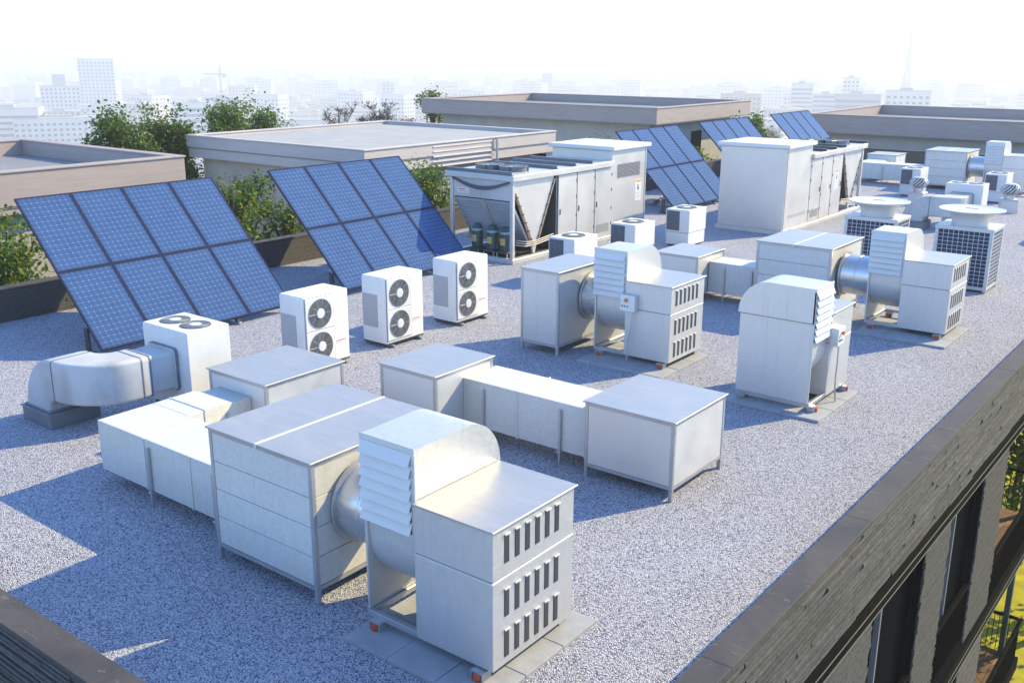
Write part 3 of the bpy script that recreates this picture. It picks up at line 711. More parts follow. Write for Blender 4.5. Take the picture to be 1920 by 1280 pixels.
def make_elbow(label, loc):
    E = thing('ducted_condenser', label, 'air conditioner', loc, 0, 'cabinets with elbow ducts'); ox, oy = 14.6, -9.25
    a = lambda name, mb, mt, par=E, **k: mb.build(name, mt, par, **k)
    # local origin at cabinet front left: world (-15.25, 9.27)
    W, Dp, Ht = 1.27, 0.86, 1.5
    cab = a('cabinet', box(0, 0, 0.12, W, Dp, Ht, b=0.018), 'ac_white')
    a('seam', box(W - .002, 0.02, 1.18, W + .001, Dp - .02, 1.185).box(0.02, -0.001, 1.18, W - .02, 0.002, 1.185), 'ac_panel', cab)
    for fx in (0.12, W - 0.2): a('foot', box(fx, 0.04, 0, fx + 0.09, Dp - 0.04, 0.119, b=0.01), 'black_rubber')
    grille_top(E, 0.36, 0.42, Ht, 0.26); grille_top(E, 0.91, 0.44, Ht, 0.26)
    cx, cz, w, h = 0.60, 0.83, 0.74, 0.70
    fl = MB().loft([[(cx + p * 1.07, y, cz + q * 1.07) for p, q in rrect(w, h, 0.08)] for y in (-0.003, -0.05)]).build('flange', 'duct_seam', E)
    a('flange_rim', MB().loft([[(cx + p * 1.03, y, cz + q * 1.03) for p, q in rrect(w, h, 0.08)] for y in (-0.052, -0.085)]), 'duct_paint', fl)
    # neck
    nk = [(-0.086, 0.95), (-0.30, 0.93), (-0.42, 0.92), (-0.50, 0.985)]
    a('duct_neck', MB().loft([[(cx + p * k, y, cz + q * k) for p, q in rrect(w, h, 0.07)] for y, k in nk]), 'duct_paint')
    a('seam_band', MB().loft([[(cx + p * 1.02, y, cz + q * 1.02) for p, q in rrect(w, h, 0.07)] for y in (-0.505, -0.53)]), 'duct_seam')
    a('duct_collar', MB().loft([[(cx + p * k, y, cz + q * k) for p, q in rrect(w, h, 0.07)] for y, k in ((-0.533, 1.0), (-0.655, 1.0))]), 'duct_paint')
    a('seam_band', MB().loft([[(cx + p * 1.02, y, cz + q * 1.02) for p, q in rrect(w, h, 0.07)] for y in (-0.658, -0.68)]), 'duct_seam')
    # horizontal elbow: -y to -x
    rad = 0.62; y1 = -0.683; L = []
    for i in range(13):
        an = math.pi / 2 * i / 12
        c = Vector((cx - rad + rad * math.cos(an), y1 - rad * math.sin(an), cz)); u = Vector((math.cos(an), -math.sin(an), 0))
        L.append([(c.x + u.x * p, c.y + u.y * p, c.z + q) for p, q in rrect(w, h, 0.06)])
    a('duct_elbow', MB().loft(L), 'duct_paint')
    xe = cx - rad; yc = y1 - rad
    a('seam_band', MB().loft([[(x, yc - p * 1.02, cz + q * 1.02) for p, q in rrect(w, h, 0.06)] for x in (xe - .002, xe - .022)]), 'duct_seam')
    # vertical elbow down to the curb
    r2 = 0.53; L = []
    for i in range(11):
        an = math.pi / 2 * i / 10
        c = Vector((xe - .024 - r2 * math.sin(an), yc, cz - r2 + r2 * math.cos(an))); u = Vector((-math.sin(an), 0, math.cos(an)))
        k = 1 + 0.06 * i / 10
        L.append([(c.x + u.x * q * k, c.y - p * k, c.z + u.z * q * k) for p, q in rrect(w, h, 0.06)])
    a('down_elbow', MB().loft(L), 'duct_paint')
    cxx = xe - .024 - r2
    a('curb', box(cxx - 0.45, yc - 0.44, 0, cxx + 0.45, yc + 0.44, 0.235, b=0.006).box(cxx - 0.47, yc - 0.46, 0.236, cxx + 0.47, yc + 0.46, 0.262, b=0.005).box(cxx - 0.41, yc - 0.41, 0.263, cxx + 0.41, yc + 0.41, 0.30, b=0.01), 'curb_grey')
    return E
el1 = make_elbow('white twin fan cabinet with weathered elbow duct at far left', (-15.25, 9.27, 0))
dup(el1, 'distant twin fan cabinet with elbow duct between the turbine vents', (-9.8, 38.1, 0))
dup(el1, 'twin fan cabinet whose duct elbow just enters the right edge', (-5.35, 38.4, 0))

# ------------------------------------------------------------------ double fan condensers
def make_double(label):
    A = thing('double_fan_condenser', label, 'air conditioner', (0, 0, 0), 0, 'three double fan outdoor units in a row')
    a = lambda name, mb, mt, par=A, **k: mb.build(name, mt, par, **k)
    W, Dp, z0, z1 = 0.70, 1.15, 0.10, 1.5         # fan face at +x
    mb = MB()
    prof = rrect(W, Dp, 0.035, 3)
    L = [[(W / 2 + p * k, Dp / 2 + q * k, z) for p, q in prof] for z, k in ((z0, 1), (z1 - 0.035, 1), (z1 - 0.012, 0.992), (z1, 0.965))]
    body = a('cabinet', mb.loft(L), 'ac_white')
    a('base_pan', box(0.01, 0.01, 0.06, W - 0.01, Dp - 0.01, 0.099), 'dark_steel')
    for fy in (0.12, Dp - 0.2): a('foot', box(-0.05, fy, 0.0, W + 0.08, fy + 0.07, 0.059, b=0.012), 'curb_grey')
    # side fin panel on -y face
    a('fin_panel', box(0.0 + 0.03, -0.006, 0.42, 0.47, -0.0005, 1.12, b=0.001), 'fin_mesh')
    mb = MB()
    for i in range(6): mb.cyl((W - 0.12, -0.004, 0.25 + i * 0.22), (W - 0.12, 0.001, 0.25 + i * 0.22), 0.006, 6)
    o = a('screw', mb, 'curb_grey', body); o['kind'] = 'stuff'
    for zc in (0.475, 1.135):
        fp = a('fan_panel', box(W - 0.002, 0.035, zc - 0.325, W + 0.022, 0.745, zc + 0.325, b=0.012), 'ac_white')
        a('panel_gap', box(W - 0.001, 0.022, zc - 0.338, W + 0.006, 0.758, zc + 0.338, b=0.004), 'curb_grey', fp)
        c = (W + 0.0225, 0.39, zc)
        a('fan_opening', MB().cyl((W + 0.0225, 0.39, zc), (W + 0.026, 0.39, zc), 0.285, 36), 'grill_dark', fp)
        mb = MB()
        for k in range(11): mb.ring((W + 0.03, 0.39, zc), 0.118 + k * 0.0165, 0.118 + k * 0.0165 + 0.0045, 0.006, 32, axis='x')
        for k in range(10):
            an = 2 * math.pi * k / 10; d = Vector((0, math.cos(an), math.sin(an)))
            mb.cyl(Vector((W + 0.033, 0.39, zc)) + d * 0.1, Vector((W + 0.033, 0.39, zc)) + d * 0.287, 0.0045, 5)
        g = a('wire_guard', mb, 'grill_wire', fp); g['kind'] = 'stuff'
        a('hub_cap', MB().lathe([(0, 0.048), (0.085, 0.046), (0.1, 0.036), (0.1, 0.02), (0, 0.02)], (W + 0.008, 0.39, zc), 24, axis='x'), 'ac_panel', fp)
    lb = a('name_plate', box(W - 0.001, 0.80, 0.43, W + 0.004, 1.07, 0.52), 'label_white')
    a('print', box(W + 0.0045, 0.82, 0.478, W + 0.005, 1.0, 0.496).box(W + 0.0045, 0.83, 0.452, W + 0.005, 0.9, 0.458).box(W + 0.0045, 1.02, 0.462, W + 0.005, 1.045, 0.492), 'label_red', lb)
    return A
ac = make_double('nearest white double fan condenser beside the first solar panel'); ac.location = (-15.07, 12.1, 0)
dup(ac, 'middle of the three white double fan condensers', (-15.07, 14.28, 0))
dup(ac, 'farthest of the three white double fan condensers, nearest the V shaped chiller', (-15.07, 16.5, 0))

# ------------------------------------------------------------------ single top fan condensers
def make_single(label):
    A = thing('top_fan_condenser', label, 'air conditioner', (0, 0, 0), 0, 'small top fan condensers on plinths')
    a = lambda name, mb, mt, par=A, **k: mb.build(name, mt, par, **k)
    W, Dp, zp, z1 = 0.84, 1.15, 0.47, 1.19
    a('plinth', box(0.02, 0.02, 0.06, W - 0.02, Dp - 0.02, zp - 0.012, b=0.008), 'ac_panel')
    for fx in (0.1, W - 0.2): a('foot', box(fx, 0.03, 0.0, fx + 0.1, Dp - 0.03, 0.059), 'black_rubber')
    a('cabinet', box(0, 0, zp, W, Dp, z1, b=0.016), 'ac_white')
    a('coil', box(0.035, -0.003, zp + 0.05, 0.50, 0.004, z1 - 0.05), 'coil_blue')
    mb = MB()
    for i in range(12): mb.box(0.04 + i * 0.0408, -0.012, zp + 0.05, 0.046 + i * 0.0408, -0.006, z1 - 0.05)
    for i in range(12): mb.box(0.035, -0.0135, zp + 0.06 + i * 0.053, 0.50, -0.0075, zp + 0.066 + i * 0.053)
    o = a('wire_guard', mb, 'grill_wire'); o['kind'] = 'stuff'
    a('service_panel', box(0.53, -0.005, zp + 0.03, W - 0.03, 0.002, z1 - 0.03, b=0.001), 'ac_panel')
    grille_top(A, W * .5, Dp * .5, z1, 0.33)
    return A
sg = make_single('small top fan condenser between the chiller and the narrow plenum'); sg.location = (-15.6, 21.75, 0)
dup(sg, 'middle one of the small top fan condensers along the chiller', (-15.53, 24.75, 0))
dup(sg, 'small top fan condenser between the two chillers', (-15.62, 28.2, 0))
dup(sg, 'distant small condenser behind the left turbine vent', (-13.42, 44.75, 0))
dup(sg, 'distant small condenser behind the right turbine vent', (-10.05, 44.9, 0))

# ------------------------------------------------------------------ flared condensers
def make_flared(label):
    A = thing('flared_condenser', label, 'condenser', (0, 0, 0), 0, 'condensers with flared round outlets')
    a = lambda name, mb, mt, par=A, **k: mb.build(name, mt, par, **k)
    W, Dp, z0, z1 = 1.42, 1.15, 0.1, 1.67; p = 0.085
    for px, py in ((0, 0), (W - p, 0), (0, Dp - p), (W - p, Dp - p)): a('corner_post', box(px, py, 0.04, px + p, py + p, z1 - .1, b=0.006), 'flare_white')
    for px, py in ((0.02, 0.02), (W - .1, 0.02), (0.02, Dp - .1), (W - .1, Dp - .1)): a('foot', box(px, py, 0, px + .08, py + .08, 0.039), 'frame_steel')
    a('top_frame', box(-0.012, -0.012, z1 - 0.098, W + 0.012, Dp + 0.012, z1, b=0.01), 'flare_white')
    a('base_frame', box(0.01, 0.01, z0 - .03, W - .01, Dp - .01, z0 + 0.05), 'flare_white')
    a('coil', box(0.045, 0.045, z0 + .052, W - 0.045, Dp - 0.045, z1 - .1), 'coil_blue')
    mb = MB(); nx, ny, nz = 10, 8, 14
    for i in range(1, nx): x = p + (W - 2 * p) * i / nx; mb.box(x - .0045, 0.012, z0 + .052, x + .0045, 0.022, z1 - .1)
    for i in range(1, ny): y = p + (Dp - 2 * p) * i / ny; mb.box(W - .022, y - .006, z0 + .052, W - .012, y + .006, z1 - .1)
    for i in range(1, nz):
        z = z0 + .05 + (z1 - .15 - z0) * i / nz; mb.box(p, 0.009, z - .0045, W - p, 0.019, z + .0045); mb.box(W - .019, p, z - .006, W - .009, Dp - p, z + .006)
    o = a('wire_guard', mb, 'ac_panel'); o['kind'] = 'stuff'
    c = (W / 2, Dp / 2, z1)
    a('flared_outlet', MB().lathe([(0.46, 0.001), (0.46, 0.12), (0.49, 0.2), (0.57, 0.28), (0.69, 0.345), (0.79, 0.375), (0.81, 0.385), (0.81, 0.41), (0.79, 0.415), (0.76, 0.40), (0.2, 0.415), (0.0, 0.418)], c, 48), 'flare_white')
    a('cap_plate', box(c[0] - .16, c[1] - .05, z1 + 0.42, c[0] + .16, c[1] + .05, z1 + 0.432, b=0.004), 'flare_white')
    return A
fl = make_flared('right condenser with flared round outlet beside the parapet'); fl.location = (-7.17, 27.4, 0)
dup(fl, 'left condenser with flared round outlet before the second chiller', (-9.58, 27.4, 0))

# ------------------------------------------------------------------ turbine vents
def make_turbine(label):
    A = thing('turbine_vent', label, 'roof vent', (0, 0, 0), 0, 'spinning turbine vents')
    a = lambda name, mb, mt, par=A, **k: mb.build(name, mt, par, **k)
    a('base', MB().loft([[(s * q, t * q, z) for s, t in ((-1, -1), (1, -1), (1, 1), (-1, 1))] for q, z in ((0.31, 0), (0.28, 0.45))]), 'fan_sheet')
    a('flange', box(-.31, -.31, .452, .31, .31, .49, b=.005).box(-.28, -.28, .492, .28, .28, .52, b=.005), 'fan_sheet')
    a('neck', MB().lathe([(0.2, .521), (0.2, .66), (.23, .67), (.23, .69), (0, .69)], (0, 0, 0), 24), 'turbine_metal')
    a('core', MB().lathe([(0.18, .69), (.24, .85), (.16, 1.08), (0, 1.08)], (0, 0, 0), 20), 'grill_dark')
    n = 15
    def rad(t): return 0.2 + 0.16 * math.sin(math.pi * (0.08 + 0.86 * t)) ** 0.8
    mb = MB()
    for k in range(3): mb.add([(0, 0, 0)], [])
    me = MB(); L = []
    for i in range(9):
        t = i / 8; an = 1.15 * t; r = rad(t) ; w_ = 0.082 * (0.6 + 0.5 * math.sin(math.pi * t)); z = .695 + .39 * t
        q = lambda aa, rr: (rr * math.cos(aa), rr * math.sin(aa), z)
        L.append([q(an, r), q(an + w_ / r * .5, r + .006), q(an + w_ / r, r - 0.02), q(an + w_ / r, r - 0.026), q(an + w_ / r * .5, r - .002), q(an, r - 0.006)])
    vm = me.loft(L).mesh('vane', 'turbine_metal')
    for k in range(n): o = link('vane', vm, A); o.rotation_euler = (0, 0, 2 * math.pi * k / n)
    a('cap', MB().lathe([(0.23, 1.08), (0.235, 1.095), (0.15, 1.125), (0, 1.135)], (0, 0, 0), 28), 'turbine_metal')
    return A
tv = make_turbine('left turbine vent in front of the distant banded box'); tv.location = (-12.0, 42.6, 0)
dup(tv, 'right turbine vent near the right edge', (-8.58, 42.7, 0), 0.4)

# ------------------------------------------------------------------ chillers
def make_chiller(label):
    C = thing('rooftop_chiller', label, 'chiller', (0, 0, 0), 0, 'two packaged chillers')
    a = lambda name, mb, mt, par=C, **k: mb.build(name, mt, par, **k)
    W, Lc, ZR = 2.4, 7.5, 2.57; Y1, Y2 = 2.2, 5.3; P = 0.11
    sk = a('skid', box(-0.06, -0.06, 0.0, W + 0.06, Lc + 0.06, 0.14, b=0.01), 'chiller_paint')
    a('skid_floor', box(0.12, 0.1, 0.141, W - 0.12, Y1 - 0.02, 0.15), 'black_rubber', sk)
    for x in (0, W - P): a('corner_post', box(x, 0, 0.141, x + P, P, ZR - 0.17, b=0.008), 'chiller_paint')
    a('roof', box(-0.1, -0.1, ZR - 0.168, W + 0.1, Y2 - 0.003, ZR, b=0.012), 'chiller_paint')
    bm_ = MB().box(-0.06, 0, 0.0, W + 0.02, 0.012, 0.10).box(-0.06, 0.013, 0.0, W + 0.02, 0.11, 0.012).box(-0.06, 0.013, 0.088, W + 0.02, 0.11, 0.10).mesh('roof_beam', 'beam_grey')
    for y in (-0.07, 2.15, 3.15, 4.1): link('roof_beam', bm_, C, (0, y, ZR + 0.001))
    # top fans
    for x in (0.72, 1.62):
        c = (x, 1.05, ZR + 0.001)
        f = a('fan_ring', MB().ring(c, 0.40, 0.43, 0.13, 36).ring((c[0], c[1], c[2] + .13), 0.385, 0.45, 0.018, 36), 'beam_grey')
        a('fan_well', MB().cyl((x, 1.05, ZR + .002), (x, 1.05, ZR + .012), 0.395, 30), 'black_rubber', f)
        mb = MB()
        for k in range(3): mb.ring((x, 1.05, ZR + .135), 0.13 + .1 * k, 0.138 + .1 * k, .008, 30)
        for k in range(10):
            an = 2 * math.pi * k / 10; d = Vector((math.cos(an), math.sin(an), 0)); q = Vector((x, 1.05, ZR + .139)); mb.cyl(q + d * .05, q + d * .4, .006, 5)
        o = a('wire_guard', mb, 'frame_steel', f); o['kind'] = 'stuff'
        bl = MB()
        for k in range(6):
            an = math.pi * k / 3; u = Vector((math.cos(an), math.sin(an), 0)); t_ = Vector((-math.sin(an), math.cos(an), 0)); q = Vector((x, 1.05, ZR + .07))
            vs = [q + u * .07 - t_ * .04 - Vector((0, 0, .02)), q + u * .37 - t_ * .1 - Vector((0, 0, .03)), q + u * .37 + t_ * .1 + Vector((0, 0, .03)), q + u * .07 + t_ * .04 + Vector((0, 0, .02))]
            bl.add([*vs, *[v + Vector((0, 0, .006)) for v in vs]], [(0, 1, 2, 3), (7, 6, 5, 4), (0, 4, 5, 1), (1, 5, 6, 2), (2, 6, 7, 3), (3, 7, 4, 0)])
        bl.cyl((x, 1.05, ZR + .03), (x, 1.05, ZR + .12), .08, 16); o = a('fan_blade', bl, 'curb_grey', f); o['kind'] = 'stuff'
        for k in range(4):
            an = math.pi / 2 * k + .4; a('ring_clip', box(-.02, -.01, 0, .02, .01, .16), 'seam_dark', f).location = (x + .44 * math.cos(an), 1.05 + .44 * math.sin(an), ZR)
    # header panel
    hd = a('header_panel', box(P + .002, 0.05, 1.82, W - P - .002, 0.10, ZR - 0.17, b=0.006), 'chiller_paint')
    lb = a('name_plate', box(0.28, 0.044, 1.93, 0.72, 0.0495, 2.09), 'label_white', hd)
    a('print', box(0.32, .043, 2.02, .58, .0436, 2.05).box(.32, .043, 1.97, .68, .0436, 1.985), 'label_red', lb)
    for q in range(3):
        pts = [(0.12 + (W - .24) * i / 16, -0.0 - 0.01 * q, ZR - 0.2 - (0.20 + .035 * q) * math.sin(math.pi * i / 16)) for i in range(17)]
        a('cable', MB().tube(pts, 0.022, 7), 'cable')
    # V coil: two slanted louvre banks along x
    yt, zt, ya, za = 0.12, 1.80, 1.02, 0.42; yt2, zt2 = 2.02, 2.3
    n = Vector((0, yt - ya, zt - za)); Ls = n.length; d = n / Ls; nor = Vector((0, -d.z, d.y))   # outward normal: -y side
    for s_, (x0, x1) in enumerate(((P + 0.03, W / 2 - 0.06), (W / 2 + 0.06, W - P - 0.03))):
        bk = MB(); pA = Vector((0, ya, za)); q = [pA, pA + d * Ls, pA + d * Ls - nor * .05, pA - nor * .05]
        bk.prism([(v.y, v.z) for v in q], 'x', x0, x1); bank = a('coil_bank', bk, 'black_rubber')
        K = 15
        for k in range(K):
            c = pA + d * (Ls * (k + .5) / K); up = Vector((0, nor.y * .3 + d.y, nor.z * .3 + d.z))
            pts = [c + nor * .004 - d * .004, c + nor * .062 - d * .04, c + nor * .066 - d * .028, c + nor * .006 + d * .036]
            a('louvre_slat', MB().prism([(v.y, v.z) for v in pts], 'x', x0 + .01, x1 - .01), 'slat_grey', bank)
    mb = MB(); w2 = [Vector((0, ya, za)), Vector((0, ya, za)) + d * Ls, Vector((0, ya, za)) + d * Ls + nor * .07, Vector((0, ya, za)) + nor * .07]
    for x0, x1 in ((P, P + .029), (W / 2 - .058, W / 2 + .058), (W - P - .029, W - P)):
        a('coil_frame', MB().prism([(v.y, v.z) for v in w2], 'x', x0, x1), 'chiller_paint')
    # V end plates, both sides
    for x0, x1, sx in ((W - .1, W - .04, 1), (.04, .1, -1)):
        pl = a('end_plate', MB().prism([(0.125, ZR - .175), (0.125, 2.1), (0.98, .5), (1.06, .18), (1.14, .18), (1.28, .55), (2.08, 2.3), (2.08, ZR - .175)], 'x', x0, x1), 'chiller_paint')
        xp = x1 + .03 if sx > 0 else x0 - .03
        for pts in ([(xp, .16, 2.05), (xp, 1.0, .48)], [(xp, 1.26, .52), (xp, 2.1, 2.3)]):
            a('copper_pipe', MB().tube(pts, .022, 8), 'copper', pl)
            for k in range(6):
                t_ = (k + .5) / 6; q = Vector(pts[0]).lerp(Vector(pts[1]), t_); a('pipe_clip', box(-.02, -.045, -.018, .02, .045, .018), 'seam_dark', pl).location = q
        for k in range(3):
            z = .44 + .06 * k; a('copper_pipe', MB().tube([(xp - sx * .3, .5 + .05 * k, z + .02), (xp, .62 + .04 * k, z), (xp + sx * .005 * k, 1.1, z - .02), (xp, 2.05, z + .06)], .017, 8), 'pipe_wrap', pl)
        mbp = MB().box(xp - sx * .028, .42, 2.18, xp - sx * .0285, 1.02, 2.36); a('plate_outline', box((x1 if sx > 0 else x0 - .004), .4, 2.12, (x1 + .004 if sx > 0 else x0), 1.75, 2.34, b=.001), 'chiller_paint', pl)
    a('back_coil', MB().prism([(1.2, .42), (2.06, 2.25), (2.02, 2.28), (1.16, .45)], 'x', P, W - P), 'dark_steel')
    # cabinet
    cb = a('cabinet', box(0.02, Y1, 0.141, W - 0.02, Y2 - .004, ZR - 0.17), 'chiller_paint')
    a('cabinet_end', box(0.03, Y1 - .012, .15, W - .03, Y1 - .001, ZR - .18), 'seam_dark', cb)
    for side in (1, -1):
        xa, xb = (W - .02, W + .015) if side > 0 else (-.015, .02)
        for k in range(3):
            y0 = Y1 + .05 + k * 1.02
            dr = a('door', box(xa, y0 + .02, .17, xb, y0 + 1.0, ZR - .2, b=.006), 'chiller_paint')
            a('door_gap', box(xa, y0 - .022, .16, xb - side * .012, y0 + .018, ZR - .19), 'seam_dark', dr)
            hx = xb if side > 0 else xa
            a('handle', box(hx - .004, y0 + .09, 1.22, hx + .02 * side + .002, y0 + .12, 1.34, b=.004).box(hx - .004, y0 + .085, 1.17, hx + .02 * side, y0 + .125, 1.215), 'ink', dr)
            for z in (.5, 1.0, 1.6, 2.1): a('hinge', box(hx - .004, y0 + .975, z, hx + .012 * side, y0 + 1.0, z + .09), 'seam_dark', dr)
            if k == 2:
                mb = MB()
                for i in range(14): mb.box(hx - .001, y0 + .12 + i * .055, .3, hx + .004 * side, y0 + .135 + i * .055, .58)
                o = a('slot', mb, 'curb_grey', dr); o['kind'] = 'stuff'
    # tall end
    ta = a('tall_section', box(0.0, Y2, .141, W, Lc, 2.88, b=.01), 'chiller_paint')
    a('tall_roof', box(-.12, Y2 - .1, 2.89, W + .12, Lc + .1, 3.02, b=.02), 'ac_panel')
    a('tall_joint', box(.05, Y2 + .05, 2.86, W - .05, Lc - .05, 2.895), 'seam_dark')
    for side in (1, -1):
        X = W if side > 0 else 0
        a('corner_trim', box(X - .01, Lc - .1, .15, X + .012 * side, Lc - .06, 2.85), 'frame_steel', ta)
        if side > 0:
            gr = a('vent_grille', box(X - .004, Y2 + .35, 1.98, X + .008 * side, Y2 + 1.75, 2.42), 'grill_dark', ta)
            for i in range(10): a('grille_bar', box(X, Y2 + .34, 1.99 + i * .044, X + .02 * side, Y2 + 1.76, 2.008 + i * .044), 'frame_steel', gr)
            mb = MB()
            for i in range(22): mb.box(X, Y2 + .37 + i * .063, 1.985, X + .014 * side, Y2 + .378 + i * .063, 2.415)
            o = a('grille_mesh', mb, 'frame_steel', gr); o['kind'] = 'stuff'
        if side > 0: sy, sx_ = Y2 + 1.5, X
        else: sy, sx_ = Y1 + .4, -.015
        st = a('warning_sticker', box(sx_ - .001, sy, 1.1, sx_ + .004 * side, sy + .38, 1.82), 'label_white')
        a('print', box(sx_, sy + .03, 1.72, sx_ + .006 * side, sy + .35, 1.80), 'label_orange', st)
        f6 = .006 * side
        a('pictogram', box(sx_, sy + .13, 1.50, sx_ + f6, sy + .17, 1.64).box(sx_, sy + .19, 1.46, sx_ + f6, sy + .25, 1.56).box(sx_, sy + .15, 1.44, sx_ + f6, sy + .185, 1.48).box(sx_, sy + .2, 1.60, sx_ + f6, sy + .24, 1.65), 'ink', st)
        for k in range(4): a('text_line', box(sx_, sy + .05, 1.36 - k * .06, sx_ + f6, sy + .33 - .04 * (k % 2), 1.372 - k * .06), 'curb_grey', st)
        mb = MB()
        for i in range(18): mb.box(X, Y2 + .25 + i * .09, .5, X + .003 * side, Y2 + .262 + i * .09, .62)
        o = a('slot', mb, 'curb_grey', ta); o['kind'] = 'stuff'
    return C
ch = make_chiller('chiller with V shaped coil and copper pipes beside the second solar panel'); ch.location = (-20.0, 22.75, 0)
dup(ch, 'second chiller showing its tall blank end, beyond the small condensers', (-13.4, 39.75, 0), math.pi)

def make_tank(label):
    T = thing('refrigerant_tank', label, 'tank', (0, 0, 0), 0, 'dark green tanks on black pallets')
    a = lambda name, mb, mt, par=T, **k: mb.build(name, mt, par, **k)
    a('body', MB().lathe([(0, .17), (.155, .17), (.17, .19), (.17, .70), (.168, .74), (.14, .83), (.09, .89), (0, .915)], (0, 0, 0), 28), 'tank_green')
    a('band', MB().ring((0, 0, .685), .169, .175, .06, 28), 'tank_band')
    L = []
    lab = MB(); n = 8
    for z in (.36, .55):
        pass
    vs = []; fs = []
    for i in range(n + 1):
        an = -math.pi / 2 - .15 + (i / n - .5) * 1.3
        for z in (.36, .56): vs += [(.1715 * math.cos(an), .1715 * math.sin(an), z), (.173 * math.cos(an), .173 * math.sin(an), z)]
    for i in range(n):
        b = i * 4; fs += [(b + 1, b + 5, b + 7, b + 3), (b, b + 2, b + 6, b + 4), (b + 2, b + 3, b + 7, b + 6), (b, b + 4, b + 5, b + 1)]
    lo = lab.add(vs, fs).build('label_sheet', 'tank_label', T)
    mb = MB()
    for z in (.5, .46, .42):
        for i in range(5):
            an = -math.pi / 2 - .15 + (i / 5 - .45) * .9; p = Vector((.174 * math.cos(an), .174 * math.sin(an), z)); mb.box(p.x - .012, p.y - .002, z, p.x + .012, p.y + .002, z + .012)
    o = mb.build('text_line', 'curb_grey', lo); o['kind'] = 'stuff'
    pl = box(-.24, -.24, .02, .24, -.14, .06).box(-.24, -.05, .02, .24, .05, .06).box(-.24, .14, .02, .24, .24, .06).box(-.22, -.22, .061, .22, .22, .165)
    a('stand', box(-.22, -.22, .13, .22, .22, .168, b=.006), 'dark_steel')
    for x in (-.2, .17):
        for y in (-.2, .17): a('stand_leg', box(x, y, 0, x + .03, y + .03, .129), 'frame_steel')
    return T
tk = make_tank('left of three dark green tanks with yellow labels in front of chiller'); tk.location = (-19.12, 22.98, .14)
dup(tk, 'middle of three dark green tanks with yellow labels in front of chiller', (-18.53, 22.98, .14))
dup(tk, 'right one of three dark green tanks, partly behind the chiller post', (-18.03, 22.98, .14))

# ------------------------------------------------------------------ solar arrays
def make_solar(label):
    S = thing('solar_array', label, 'solar panel', (0, 0, 0), 0, 'tilted solar arrays along the left parapet')
    a = lambda name, mb, mt, par=S, **k: mb.build(name, mt, par, **k)
    Wy, X0, Z0, X1, Z1 = 4.92, 0.0, 0.16, -2.8, 2.97
    d = Vector((X1 - X0, 0, Z1 - Z0)); Ls = d.length; d.normalize(); nor = Vector((d.z, 0, -d.x))
    mw, ml = Wy / 4, Ls / 2
    # module meshes in local (u along y, v along slope)
    fw = .046
    def pt(u, v, h): p = Vector((X0, 0, Z0)) + d * v + nor * h; return (p.x, u, p.z)
    def slab(u0, v0, u1, v1, h0, h1):
        return MB().add([pt(u, v, h) for h in (h0, h1) for u, v in ((u0, v0), (u1, v0), (u1, v1), (u0, v1))], [(3, 2, 1, 0), (4, 5, 6, 7), (0, 1, 5, 4), (1, 2, 6, 5), (2, 3, 7, 6), (3, 0, 4, 7)])
    gm = slab(fw, fw, mw - fw, ml - fw, .0, .024).mesh('cell_sheet', 'solar_cells', smooth=False)
    uv = gm.uv_layers.new(name='UVMap')
    for p in gm.polygons:
        for li in p.loop_indices:
            v = gm.vertices[gm.loops[li].vertex_index].co; t = (Vector(v) - Vector((X0, 0, Z0))).dot(d)
            uv.data[li].uv = ((v.y - fw) / (mw - 2 * fw), (t - fw) / (ml - 2 * fw))
    fm = MB()
    for q in ((0.004, 0.004, mw - .004, fw), (0.004, ml - fw, mw - .004, ml - .004), (0.004, fw, fw, ml - fw), (mw - fw, fw, mw - .004, ml - fw)):
        b = slab(*q, -.012, .03); fm.add(b.v, b.f)
    fm = fm.mesh('module_frame', 'solar_frame', smooth=False)
    for i in range(4):
        for j in range(2):
            off = Vector((0, i * mw, 0)) + d * (j * ml)
            o = link('module', gm, S, off); link('module_frame', fm, o)
    for v in (.35, 1.6, 2.4, 3.6): b = slab(.05, v, Wy - .05, v + .05, -.06, -.013); a('rail', b, 'frame_steel', smooth=False)
    for u in (1.75, 3.4):
        top = Vector(pt(u, 3.3, -.065)); lowp = Vector(pt(u, .25, -.065)); mid = Vector(pt(u, 2.0, -.065))
        a('rafter', slab(u - .03, .05, u + .03, Ls - .1, -.125, -.062), 'frame_steel', smooth=False)
        a('back_leg', MB().tube([(top.x, u, top.z - .06), (top.x - .05, u, 0.03)], .03, 8), 'frame_steel')
        a('mid_leg', MB().tube([(mid.x, u, mid.z - .06), (mid.x - .02, u, 0.03)], .03, 8), 'frame_steel')
        a('ground_rail', box(-2.6, u - .04, 0, .02, u + .04, .06, b=.004), 'frame_steel')
        a('front_bracket', box(-.12, u - .05, .061, -.02, u + .05, .15), 'dark_steel')
        a('ballast_block', box(-2.2, u - .25, .061, -1.8, u + .25, .2, b=.01), 'paver')
    a('edge_bracket', box(-.6, .0, .0, -.48, .06, .55, b=.004).box(-.66, -.06, .0, -.42, .12, .05), 'dark_steel')
    return S
sp_ = make_solar('nearest solar array of eight blue modules at left'); sp_.location = (-18.35, 10.2, 0)
dup(sp_, 'second solar array behind the double fan condensers', (-18.4, 16.9, 0))
dup(sp_, 'third solar array seen between the two chillers', (-18.45, 34.0, 0))
dup(sp_, 'fourth solar array rising above the second chiller', (-18.45, 40.9, 0))
dup(sp_, 'farthest solar array in front of the right hand building', (-18.45, 48.5, 0))

